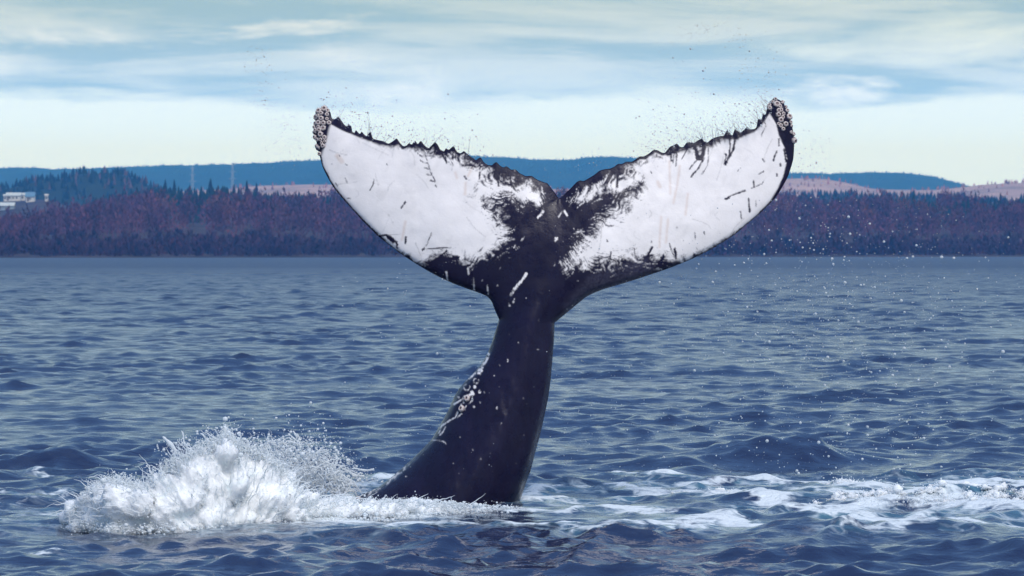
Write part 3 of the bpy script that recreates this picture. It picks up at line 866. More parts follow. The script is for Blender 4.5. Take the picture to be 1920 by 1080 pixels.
for p, w in [([(553, 283), (565, 330), (580, 380), (600, 420)], 4), ([(522, 298), (540, 312), (562, 314)], 3), ([(533, 328), (550, 340), (570, 342)], 3), ([(553, 362), (580, 372)], 3), ([(562, 392), (590, 396)], 4), ([(578, 418), (600, 424)], 5),
             ([(603, 441), (607, 446)], 5), ([(203, 408), (215, 432)], 3), ([(332, 415), (326, 442), (314, 462)], 5), ([(468, 515), (450, 542)], 7), ([(472, 668), (470, 697)], 7), ([(178, 308), (182, 311)], 4), ([(162, 432), (172, 442)], 4),
             ([(205, 347), (213, 351)], 3), ([(144, 347), (150, 349)], 3), ([(585, 650), (565, 700), (545, 728)], 4), ([(545, 722), (600, 718), (657, 714)], 5), ([(650, 730), (612, 768)], 10), ([(590, 775), (640, 765), (700, 762)], 22),
             ([(355, 662), (385, 660), (405, 668), (430, 690), (435, 715)], 9), ([(390, 668), (415, 690)], 12), ([(616, 285), (632, 310), (652, 342)], 8), ([(645, 290), (650, 335)], 5), ([(682, 280), (680, 300), (678, 322)], 9),
             ([(800, 340), (798, 380), (795, 412)], 7), ([(866, 360), (875, 400), (880, 442)], 9), ([(900, 370), (905, 420)], 9), ([(930, 385), (935, 440)], 11), ([(730, 400), (738, 412)], 6), ([(870, 622), (885, 610)], 6), ([(490, 286), (491, 291)], 4),
             ([(387, 345), (390, 349)], 3), ([(318, 628), (326, 632)], 5), ([(217, 497), (228, 499)], 4), ([(560, 780), (620, 800)], 12)]: S(z1, p, w)
for p, w in [([(545, 290), (548, 345)], 8), ([(575, 290), (568, 370)], 5), ([(560, 300), (556, 355)], 4), ([(625, 285), (592, 342)], 5), ([(610, 285), (580, 310)], 4), ([(640, 270), (655, 300), (664, 340)], 20), ([(688, 262), (690, 300), (680, 340)], 20),
             ([(662, 340), (645, 360), (627, 384)], 6), ([(690, 335), (665, 380), (634, 416)], 7), ([(708, 290), (708, 340), (703, 372), (680, 406)], 3), ([(795, 230), (803, 280), (797, 330)], 7), ([(826, 240), (815, 300), (795, 335), (781, 362)], 11),
             ([(785, 320), (779, 362)], 8), ([(945, 150), (956, 200)], 4), ([(950, 208), (934, 246)], 3), ([(1002, 308), (988, 345)], 8), ([(1012, 255), (1012, 282)], 6), ([(1030, 255), (1045, 295)], 12), ([(1034, 300), (1043, 352)], 8), ([(1017, 362), (1019, 368)], 9),
             ([(1003, 404), (1003, 414)], 6), ([(940, 338), (950, 352)], 4), ([(946, 394), (926, 405)], 4), ([(845, 380), (835, 392)], 3), ([(785, 511), (810, 496), (835, 488), (865, 477)], 7), ([(782, 512), (797, 506)], 9), ([(903, 434), (905, 462)], 9),
             ([(948, 430), (938, 448), (890, 468)], 3), ([(882, 512), (886, 566)], 8), ([(913, 518), (914, 546)], 4), ([(847, 568), (850, 598)], 5), ([(465, 722), (445, 760), (428, 790)], 9), ([(540, 705), (560, 762)], 4), ([(563, 728), (568, 768)], 10),
             ([(515, 762), (490, 800)], 18), ([(463, 693), (463, 700)], 5), ([(271, 690), (273, 695)], 6), ([(288, 742), (283, 775)], 7), ([(390, 725), (390, 748)], 4), ([(460, 395), (464, 402)], 5), ([(318, 370), (315, 460)], 12), ([(298, 378), (305, 420)], 8), ([(220, 440), (232, 475)], 4),
             ([(1052, 340), (1040, 410), (1015, 460)], 6), ([(690, 655), (692, 668)], 5), ([(650, 655), (652, 685)], 4)]: S(z2, p, w)
for p, w in [([(540, 350), (545, 490)], 4), ([(585, 370), (575, 450), (558, 530)], 4), ([(620, 490), (610, 580)], 4), ([(535, 600), (525, 700)], 4), ([(505, 590), (497, 720)], 4), ([(490, 440), (500, 460)], 9)]: S(z2, p, w, 2)
for p, w in [([(470, 600), (455, 680)], 5), ([(170, 310), (190, 335)], 14), ([(735, 430), (732, 480)], 6), ([(690, 385), (697, 408)], 5), ([(480, 765), (520, 788)], 12), ([(745, 400), (765, 360)], 4)]: S(z1, p, w, 2)
for p, w in [([(1003, 830), (985, 855), (960, 885), (935, 922)], 11), ([(1130, 672), (1136, 678)], 10), ([(925, 960), (930, 972)], 5), ([(950, 940), (945, 955)], 4), ([(770, 850), (772, 900)], 5), ([(830, 880), (835, 920)], 4), ([(745, 800), (748, 830)], 6), ([(650, 820), (655, 860)], 6)]: S(z1, p, w, 0)
for p, w in [([(550, 262), (562, 274), (580, 268)], 9), ([(868, 545), (852, 570)], 10), ([(745, 312), (700, 365)], 14), ([(930, 310), (955, 345)], 12), ([(910, 310), (880, 360)], 8), ([(575, 535), (555, 565)], 5), ([(495, 610), (488, 630)], 8)]: S(z5, p, w, 0)
for p, w in [([(672, 120), (678, 132)], 26), ([(668, 165), (650, 205), (622, 240), (618, 268)], 22), ([(600, 290), (585, 318)], 38), ([(545, 325), (500, 365), (450, 402)], 14), ([(540, 456), (542, 464)], 26), ([(592, 508), (594, 516)], 28),
             ([(515, 518), (525, 530)], 30), ([(505, 535), (440, 562)], 22), ([(420, 580), (375, 610), (332, 636)], 14), ([(425, 585), (430, 625)], 10), ([(515, 560), (515, 600), (480, 632)], 8), ([(405, 640), (400, 655)], 12), ([(372, 710), (345, 770), (290, 800), (240, 832), (205, 855), (180, 930)], 10),
             ([(408, 730), (370, 770)], 10), ([(240, 868), (225, 910), (188, 950)], 10), ([(455, 650), (440, 690)], 8), ([(530, 660), (532, 664)], 14), ([(595, 614), (598, 620)], 12), ([(632, 516), (634, 518)], 12), ([(872, 175), (875, 205)], 8), ([(765, 670), (762, 685)], 10), ([(375, 568), (378, 574)], 14),
             ([(110, 1000), (180, 1005), (225, 1015), (255, 1040)], 6), ([(812, 830), (808, 840)], 8)]: S(z6, p, w, 0)
for cx, cy, rr in ((555, 400, 25), (460, 465, 31)):
    S(z6, [(cx + rr * math.cos(a), cy + rr * math.sin(a)) for a in np.linspace(-0.6, 4.6, 14)], 9, 0)


def skin_colour(P):
    X, Y = P[:, 0], P[:, 1]
    s = np.minimum.reduce([sdf(P, WL), sdf(P, WR)])
    s2 = np.minimum(sdf(P, WLM), sdf(P, WRS))
    dx, dy = X - 1046, Y - 430
    rad = np.hypot(dx, dy); th = np.arctan2(dy, dx)
    th = th + 0.5 * (fbm(X / 38, Y / 38, octs=2, seed=29) - 0.5)
    streak = fbm(th * 30, rad / 30.0, octs=4, seed=3, gain=0.65)
    fine = fbm(X / 3.6 + Y / 5.0, Y / 3.6 - X / 11.0, octs=3, seed=8, gain=0.6)
    blot = fbm(X / 16, Y / 16, octs=3, seed=18)
    nz = (0.50 * streak + 0.22 * fine + 0.28 * blot - 0.5) * 2.1
    inner = sstep(430, 150, np.abs(X - 1046))
    amp = 0.12 + 2.3 * inner
    fz = 3.0 + 13.0 * inner                                   # softness of the border in px
    lev = s / fz + nz * amp * 1.3
    lev2 = s2 / 12.0 + 0.45 + nz * 3.6
    lev = np.minimum(lev, lev2)
    # dark tongue along the inner wings
    soft = 0.35 + 0.45 * inner
    dark = sstep(-soft, soft, lev)
    # dark rims
    dlead = np.minimum(line_dist(P, ll[::2]), line_dist(P, lr[::2])); dtr = np.minimum(line_dist(P, tl[::2]), line_dist(P, tR_[::2]))
    rim = sstep(3.4, 1.6, dlead + 6.0 * (fbm(X / 12, Y / 12, octs=3, seed=71) - 0.42))
    rim = np.maximum(rim, sstep(7.0, 4.0, dtr + 6 * (fbm(X / 9, Y / 9, octs=3, seed=72) - 0.5)))
    dark = np.where(Y < 600, np.maximum(dark, rim), 1.0)
    # barnacle patches at both wing tips sit on dark skin
    tipL = sstep(4, -3, sdf(P, z1([(60, 90), (140, 95), (150, 150), (133, 190), (118, 250), (100, 305), (80, 320), (50, 250)])))
    tipR = sstep(4, -3, sdf(P, z2([(960, 80), (1000, 60), (1110, 200), (1100, 330), (1055, 300), (1020, 215), (985, 140), (960, 130)])))
    dark = np.maximum(dark, np.maximum(tipL, tipR))
    stain = np.zeros(len(P))
    wob = 1.6 * (fbm(X / 3.0, Y / 3.0, octs=2, seed=90) - 0.5)
    wv = fbm(X / 4.5, Y / 4.5, octs=2, seed=92)
    for pts, w, v in STROKES:
        sc_ = {1: 2.3, 2: 2.3, 0: 2.3}[v]
        lo, hi = pts.min(0) - 14, pts.max(0) + 14
        m = (X > lo[0]) & (X < hi[0]) & (Y > lo[1]) & (Y < hi[1])
        if not m.any(): continue
        if v == 0 and pts[:, 1].min() > 640: sc_ = 5.4
        elif v == 0 and 940 < pts[:, 0].mean() < 1120 and pts[:, 1].max() < 520 and w > 4: sc_ = 3.4
        d = line_dist(P[m], pts) + wob[m]
        k_ = sstep(0.9, -0.9, d - max(w / sc_ / 2, 0.75) * (0.35 + 1.15 * wv[m]))
        if v == 1: dark[m] = np.maximum(dark[m], k_)
        elif v == 0:
            k_ = k_ * (1 if w > 9 else 0.8) * (0.3 + 0.7 * sstep(0.22, 0.42, wv[m])); dark[m] = np.minimum(dark[m], 1 - k_)
        else: stain[m] = np.maximum(stain[m], sstep(3.5, -1, d - w / sc_ / 2))
    # small flecks
    r = np.random.default_rng(44)
    for _ in range(120):
        cx, cy = r.uniform(640, 1460), r.uniform(230, 930)
        if cy > 600: cx = r.uniform(760, 1030)
        m = (np.abs(X - cx) < 6) & (np.abs(Y - cy) < 6)
        if not m.any(): continue
        d = np.hypot((X[m] - cx) * r.uniform(.6, 1.4), (Y[m] - cy) * r.uniform(.5, 1.2)) - r.uniform(-0.2, 1.0)
        k_ = sstep(0.9, -0.7, d) * r.uniform(0.25, 0.8)
        base = dark[m].mean()
        dark[m] = dark[m] * (1 - k_) + k_ * (0 if base > 0.6 else 1) if (base > 0.6 or r.uniform() < 0.35) else dark[m]
    # white scuffs at the foot of the left flank
    sc = sstep(0.60, 0.72, fbm(X / 5 + Y / 7, Y / 6, octs=3, seed=33)) * sstep(8, 0, line_dist(P, pl_[::2]) - 2) * sstep(860, 885, Y) * sstep(960, 930, Y)
    dark = np.minimum(dark, 1 - 0.75 * sc)
    white = np.array((0.90, 0.85, 0.83)); black = np.array((0.0125, 0.0105, 0.030)); tan = np.array((0.68, 0.52, 0.43))
    tone = (1 + 0.15 * (fbm(X / 55, Y / 55, octs=5, seed=55, gain=0.6) - 0.5) - 0.06 * sstep(0.56, 0.78, fbm(X / 18 + Y / 40, Y / 26, octs=4, seed=57)))[:, None]
    for _ in range(70):                                       # faint rake scratches
        cx, cy = r.uniform(620, 1460), r.uniform(240, 490); a = r.normal(1.2, 0.6); ln = r.uniform(5, 30); bend_ = r.normal(0, 4)
        pts = np.array([(cx + ln * t * math.cos(a) + bend_ * t * t, cy + ln * t * math.sin(a)) for t in (-1, -0.3, 0.3, 1)])
        m = (np.abs(X - cx) < 40) & (np.abs(Y - cy) < 40)
        if m.any(): tone[m, 0] *= 1 - r.uniform(0.08, 0.3) * sstep(1.5, 0.2, line_dist(P[m], pts) + wob[m])
    wcol = white[None] * tone
    wcol = wcol * (1 - 0.45 * stain[:, None]) + tan[None] * 0.45 * stain[:, None]
    smear = (0.05 * sstep(0.6, 0.75, fbm(X / 30, Y / 12, octs=4, seed=66)))[:, None]
    bcol = black[None] * (0.8 + 0.5 * fbm(X / 30, Y / 60, octs=3, seed=56))[:, None]
    # faint pale bluish mottling over the dark skin by the right wing root
    ex = sstep(28, 10, line_dist(P, z2([(130, 985), (220, 880), (330, 840), (430, 815)]))) * fine * 0.10
    bcol = bcol + ex[:, None] * np.array((0.5, 0.5, 0.65))
    bcol = bcol + smear * 0
    k_ = dark[:, None]
    return wcol * (1 - k_) + bcol * k_


def build_whale():
    step = 2.1
    xs = np.arange(430, 1500, step); ys = np.arange(196, 1100, step * 0.9)
    gx, gy = np.meshgrid(xs, ys); gx = gx + (np.arange(len(ys)) % 2)[:, None] * step * 0.5
    G = np.stack([gx.ravel(), gy.ravel()], -1)
    G = G[(G[:, 1] < 990) | ((np.round(G[:, 0] / step) % 4 == 0) & (np.round(G[:, 1] / step) % 4 == 0))]
    G = G[inside(G, OUT)]
    G = G[seg_dist(G, OUT, np.roll(OUT, -1, 0)) > 1.1]
    nb = len(OUT)
    edges = [(i, (i + 1) % nb) for i in range(nb)]

    def tri(pts2):
        allp = [Vector((float(a), float(b))) for a, b in np.concatenate([OUT, pts2])]
        v, e, f, ov, oe, of = delaunay_2d_cdt(allp, edges, [], 1, 1e-4, False)
        P_ = np.array([(p.x, p.y) for p in v]); F_ = np.array([t for t in f if len(t) == 3])
        return P_, F_[inside(P_[F_].mean(1), OUT)]

    Pf, Ff = tri(G)
    step2 = 9.0
    xs = np.arange(430, 1500, step2); ys = np.arange(196, 1100, step2)
    gx, gy = np.meshgrid(xs, ys); B = np.stack([gx.ravel(), gy.ravel()], -1)
    B = B[inside(B, OUT)]; B = B[seg_dist(B, OUT, np.roll(OUT, -1, 0)) > 3]
    Pb, Fb = tri(B)
    Vf = at(Pf[:, 0], Pf[:, 1], whale_depth(Pf)); Vb = at(Pb[:, 0], Pb[:, 1], whale_depth(Pb, False))
    cf = skin_colour(Pf)
    cb = np.repeat(np.array([[0.0125, 0.0105, 0.03]]), len(Pb), 0)
    # orient: front faces look at the camera
    def orient(V, F, sign):
        n = np.cross(V[F[:, 1]] - V[F[:, 0]], V[F[:, 2]] - V[F[:, 0]])
        bad = n[:, 1] * sign > 0
        F[bad] = F[bad][:, ::-1]; return F
    Ff = orient(Vf, Ff, 1); Fb = orient(Vb, Fb, -1)
    # stitch: boundary vertices of the back sheet are those of the front sheet
    key = {(round(a, 2), round(b, 2)): i for i, (a, b) in enumerate(Pf)}
    mp = np.empty(len(Pb), int); extra = []; n0 = len(Pf)
    for i, (a, b) in enumerate(Pb):
        j = key.get((round(a, 2), round(b, 2)), None)
        onb = j is not None and i < nb
        if onb: mp[i] = j
        else: mp[i] = n0 + len(extra); extra.append(i)
    V = np.concatenate([Vf, Vb[extra]]); cols = np.concatenate([cf, cb[extra]])
    F = np.concatenate([Ff, mp[Fb]])
    mt = bpy.data.materials.new('wet_whale_skin'); mt.use_nodes = True
    g = NT(mt.node_tree)
    b = g.n('ShaderNodeBsdfPrincipled'); o = g.n('ShaderNodeOutputMaterial'); g.link(b.outputs[0], o.inputs[0])
    a = g.n('ShaderNodeAttribute', attribute_name='skin').outputs['Color']
    g.put(b.inputs['Base Color'], a)
    co = g.n('ShaderNodeTexCoord').outputs['Object']
    nz = g.noise(co, 9.0, 5, 0.6); nf = g.noise(co, 55.0, 3, 0.6)
    g.put(b.inputs['Roughness'], g.ramp(nz, 0.3, 0.7, 0.20, 0.42))
    b.inputs['Specular IOR Level'].default_value = 0.18
    bp = g.n('ShaderNodeBump'); bp.inputs['Strength'].default_value = 0.35; bp.inputs['Distance'].default_value = 0.012
    g.put(bp.inputs['Height'], g.m('ADD', nz, g.m('MULTIPLY', nf, 0.25))); g.link(bp.outputs[0], b.inputs['Normal'])
    root = obj('humpback_whale', None, label='humpback whale lifting its black and white tail flukes out of the sea', cat='whale', loc=(0.0, WHALE_D, 0.0))
    V = V - np.array((0.0, WHALE_D, 0.0))
    body = obj('tail', mesh_np('tail', V, F, mt, True, None, {'skin': cols}), root)
    body['label'] = 'black tail stem with white flukes, ragged dark trailing edges and scars'
    return root


whale = build_whale()

# barnacles: ridged cones with a sunken mouth
def barnacle_mesh(seed):
    r = np.random.default_rng(seed); seg = 12
    rings = [(1.0, 0.0), (0.98, 0.25), (0.86, 0.62), (0.60, 0.86), (0.42, 0.84), (0.30, 0.55), (0.0, 0.45)]
    V, F, cols = [], [], []
    for k_, (rr, hh) in enumerate(rings[:-1]):
        for s in range(seg):
            a = 2 * math.pi * s / seg; q = rr * (1 + (0.08 if s % 2 else -0.05) + r.normal() * 0.03)
            V.append((q * math.cos(a), q * math.sin(a), hh + r.normal() * 0.03))
            cols.append(((0.16, 0.14, 0.16), (0.28, 0.24, 0.25), (0.50, 0.43, 0.41), (0.62, 0.55, 0.52), (0.42, 0.34, 0.33), (0.14, 0.10, 0.11))[k_])
    V.append((0, 0, 0.42)); cols.append((0.35, 0.25, 0.24))
    n = len(rings) - 1
    for k_ in range(n - 1):
        for s in range(seg):
            a, b = k_ * seg + s, k_ * seg + (s + 1) % seg
            F.append((a, b, b + seg, a + seg))
    for s in range(seg): F.append(((n - 1) * seg + s, (n - 1) * seg + (s + 1) % seg, n * seg, n * seg))
    me = poly_mesh('barnacle', V, F, M_barn)
    at_ = me.attributes.new('tint', 'FLOAT_COLOR', 'POINT'); at_.data.foreach_set('color', np.concatenate([np.array(cols), np.ones((len(cols), 1))], 1).astype(np.float32).ravel())
    me.polygons.foreach_set('use_smooth', np.ones(len(me.polygons), bool)); return me


M_barn = material('barnacle_shell', attr='tint', rough=0.75, spec=0.3, var=(60.0, 0.25))
BARN = [barnacle_mesh(s) for s in (1, 2, 3, 4)]


def z7(pts): return [(570 + x / 7.714, 180 + y / 7.714, r / 7.714) for x, y, r in pts]
def z8(pts): return [(1390 + x / 7.714, 160 + y / 7.714, r / 7.714) for x, y, r in pts]
BL = z7([(290, 180, 42), (340, 212, 40), (168, 232, 32), (150, 300, 40), (250, 325, 40), (210, 385, 38), (280, 390, 38), (360, 385, 38), (145, 390, 32), (275, 460, 36), (220, 490, 36), (165, 490, 34), (150, 545, 38), (240, 555, 40), (132, 450, 32), (295, 600, 36),
         (190, 630, 36), (140, 592, 32), (240, 630, 30), (275, 720, 38), (190, 770, 44), (165, 735, 32), (225, 835, 30), (300, 655, 28), (330, 268, 34), (215, 215, 38), (205, 285, 28), (205, 445, 26), (330, 330, 26), (255, 680, 28), (250, 250, 30)])
BR = z8([(515, 270, 54), (590, 228, 32), (492, 198, 34), (405, 285, 34), (412, 325, 32), (575, 355, 30), (610, 410, 38), (535, 425, 40), (660, 365, 34), (690, 455, 44), (570, 500, 44), (640, 560, 40), (735, 595, 42), (570, 580, 38), (720, 680, 30), (768, 690, 34),
         (780, 805, 46), (640, 310, 28), (540, 365, 32), (605, 630, 30), (715, 530, 30), (455, 240, 32), (560, 300, 30), (600, 460, 30), (540, 555, 26)])
BP = [(790 + x / 5.4, 640 + y / 5.4, r / 5.4) for x, y, r in ((467, 580, 34), (412, 685, 34))] + [(671, 936, 6)]


def place_barnacles():
    r = np.random.default_rng(5)
    allb = np.array(BL + BR + BP)
    P = allb[:, :2].copy()
    ins = inside(P, OUT)
    e = 2.0
    d0 = whale_depth(P); dxp = whale_depth(P + (e, 0)) - whale_depth(P - (e, 0)); dyp = whale_depth(P + (0, e)) - whale_depth(P - (0, e))
    k_ = 0
    for i, (X, Y, rr) in enumerate(allb):
        s = WHALE_D / FPX
        if ins[i]:
            p = at(X, Y, float(d0[i])); n = np.array((dxp[i] / (2 * e * s) * -1 * -1, -1.0, -dyp[i] / (2 * e * s)))
            n = np.clip(n, -1.2, 1.2); n[0] = np.clip(n[0], -0.8, 0.8)
        else:
            j = np.argmin(np.hypot(*(OUT - (X, Y)).T)); q = OUT[j]; off = np.array((X, Y)) - q
            pp = q * 0.35 + np.array((X, Y)) * 0.65 if np.hypot(*off) < 7 else q
            p = at(pp[0], pp[1], float(whale_depth(q[None])[0])); off = off / (np.hypot(*off) + 1e-6)
            n = np.array((off[0] * 0.9, -0.75, -off[1] * 0.9))
            p = p - n / np.linalg.norm(n) * rr * s * 0.5
        n = n / np.linalg.norm(n)
        o = bpy.data.objects.new('barnacle', BARN[k_ % 4]); C.objects.link(o); o.parent = whale; k_ += 1
        o.location = Vector(p - n * rr * s * 0.12) - Vector((0, WHALE_D, 0))
        o.rotation_euler = (Vector(n).to_track_quat('Z', 'Y') @ Vector((0, 0, 1)).rotation_difference(Vector((0, 0, 1)))).to_euler()
        sc = rr * s * 1.08
        q = r.uniform(0.78, 1.15); o.scale = (sc * q * r.uniform(0.9, 1.1), sc * q, sc * r.uniform(0.6, 1.1))


place_barnacles()

# ------------------------------------------------------------------ splash and spray
def foam_material():
    mt = bpy.data.materials.new('white_water'); mt.use_nodes = True
    g = NT(mt.node_tree)
    b = g.n('ShaderNodeBsdfPrincipled'); o = g.n('ShaderNodeOutputMaterial')
    co = g.n('ShaderNodeTexCoord').outputs['Object']
    n = g.noise(co, 6.0, 6, 0.65, 0.5)
    g.put(b.inputs['Base Color'], g.mix(g.ramp(n, 0.3, 0.55), (0.84, 0.91, 0.94, 1), (0.94, 0.965, 0.97, 1)))
    b.inputs['Roughness'].default_value = 0.55; b.inputs['Specular IOR Level'].default_value = 0.5
    b.inputs['Subsurface Weight'].default_value = 0.8; b.inputs['Subsurface Radius'].default_value = (1.0, 1.0, 1.0); b.inputs['Subsurface Scale'].default_value = 0.16
    bp = g.n('ShaderNodeBump'); bp.inputs['Strength'].default_value = 0.55; bp.inputs['Distance'].default_value = 0.02
    g.put(bp.inputs['Height'], g.noise(co, 40.0, 4, 0.65)); g.link(bp.outputs[0], b.inputs['Normal'])
    g.link(b.outputs[0], o.inputs[0]); return mt


def drop_material():
    mt = bpy.data.materials.new('water_drop'); mt.use_nodes = True
    g = NT(mt.node_tree)
    gl = g.n('ShaderNodeBsdfGlass'); gl.inputs['IOR'].default_value = 1.33; gl.inputs['Roughness'].default_value = 0.05; gl.inputs['Color'].default_value = (0.95, 0.98, 1, 1)
    df = g.n('ShaderNodeBsdfDiffuse'); df.inputs['Color'].default_value = (0.85, 0.9, 0.93, 1)
    mx = g.n('ShaderNodeMixShader'); mx.inputs[0].default_value = 0.5; g.link(gl.outputs[0], mx.inputs[1]); g.link(df.outputs[0], mx.inputs[2])
    o = g.n('ShaderNodeOutputMaterial'); g.link(mx.outputs[0], o.inputs[0]); return mt


def bead_material():
    mt = bpy.data.materials.new('white_droplet'); mt.use_nodes = True
    g = NT(mt.node_tree)
    df = g.n('ShaderNodeBsdfDiffuse'); df.inputs['Color'].default_value = (0.93, 0.96, 0.97, 1)
    tr_ = g.n('ShaderNodeBsdfTranslucent'); tr_.inputs['Color'].default_value = (0.93, 0.96, 0.97, 1)
    mx = g.n('ShaderNodeMixShader'); mx.inputs[0].default_value = 0.5; g.link(df.outputs[0], mx.inputs[1]); g.link(tr_.outputs[0], mx.inputs[2])
    o = g.n('ShaderNodeOutputMaterial'); g.link(mx.outputs[0], o.inputs[0]); return mt


M_foam = foam_material(); M_bead = bead_material()
M_drop = drop_material()


def z4(pts): return np.array([(80 + x / 3, 780 + y / 3) for x, y in pts])
TOP = z4([(60, 600), (140, 540), (200, 490), (240, 450), (290, 400), (340, 375), (400, 358), (450, 372), (520, 392), (600, 396), (640, 355), (690, 300), (740, 262), (800, 225), (870, 205), (930, 185), (985, 140), (1030, 112), (1070, 130),
          (1120, 165), (1170, 190), (1230, 215), (1300, 250), (1380, 330), (1440, 420), (1500, 470), (1600, 475), (1700, 480), (1800, 478), (1900, 482), (2000, 478), (2150, 484), (2300, 492), (2500, 510), (2700, 520)])
BASE = z4([(60, 615), (200, 630), (400, 645), (700, 648), (1000, 632), (1300, 615), (1600, 600), (1900, 592), (2200, 570), (2500, 545), (2700, 535)])


def remesh_blobs(centres, radii, voxel, name):
    iv, if_ = ico(2)
    V, F = replicate((iv, if_), centres, radii)
    me = mesh_np('blobs', V, F); o = bpy.data.objects.new('blobs', me); C.objects.link(o)
    md = o.modifiers.new('remesh', 'REMESH'); md.mode = 'VOXEL'; md.voxel_size = voxel
    dg = bpy.context.evaluated_depsgraph_get(); dg.update()
    ev = o.evaluated_get(dg); m2 = ev.to_mesh()
    nv = len(m2.vertices); co = np.empty(nv * 3, np.float32); m2.vertices.foreach_get('co', co); no = np.empty(nv * 3, np.float32); m2.vertices.foreach_get('normal', no)
    nl = len(m2.loops); li = np.empty(nl, np.int32); m2.loops.foreach_get('vertex_index', li)
    ls = np.empty(len(m2.polygons), np.int32); m2.polygons.foreach_get('loop_total', ls)
    assert (ls == 4).all()
    F = li.reshape(-1, 4).copy(); V = co.reshape(-1, 3).copy(); N = no.reshape(-1, 3).copy()
    ev.to_mesh_clear(); bpy.data.objects.remove(o); bpy.data.meshes.remove(me)
    return V, F, N


def main_body(V, F, N):
    """drop everything that is not joined to the largest piece"""
    lab = np.arange(len(V)); a = F.ravel(); b = np.roll(F, -1, 1).ravel()
    for _ in range(400):
        old = lab.copy(); m = np.minimum(lab[a], lab[b])
        np.minimum.at(lab, a, m); np.minimum.at(lab, b, m); lab = lab[lab]
        if (lab == old).all(): break
    k_ = lab == np.bincount(lab).argmax(); idx = np.cumsum(k_) - 1
    return V[k_], idx[F[k_[F].all(1)]], N[k_]


def relax(V, F, it):
    a = F.ravel(); b = np.roll(F, -1, 1).ravel(); n = len(V)
    cnt = (np.bincount(a, minlength=n) + np.bincount(b, minlength=n))[:, None]
    for _ in range(it):
        s_ = np.stack([np.bincount(a, V[b, k_], n) + np.bincount(b, V[a, k_], n) for k_ in range(3)], -1)
        V = 0.4 * V + 0.6 * s_ / np.maximum(cnt, 1)
    return V


def tube(path, rad, seg=5):
    """thin tapering thread of water along a path"""
    path = np.asarray(path); n = len(path)
    d = np.gradient(path, axis=0); d /= np.linalg.norm(d, axis=1)[:, None] + 1e-9
    u = np.cross(d, (0.21, 0.95, 0.11)); u /= np.linalg.norm(u, axis=1)[:, None] + 1e-9; v = np.cross(d, u)
    a = np.arange(seg) * 2 * np.pi / seg
    V = path[:, None] + rad[:, None, None] * (np.cos(a)[None, :, None] * u[:, None] + np.sin(a)[None, :, None] * v[:, None])
    idx = np.arange(n * seg).reshape(n, seg)
    F = np.stack([idx[:-1], np.roll(idx[:-1], -1, 1), np.roll(idx[1:], -1, 1), idx[1:]], -1).reshape(-1, 4)
    return V.reshape(-1, 3), F


def depth_at(X, base_y, r, spread):
    return ray_y(base_y) + 0.35 + r.normal(0, spread, np.shape(X))


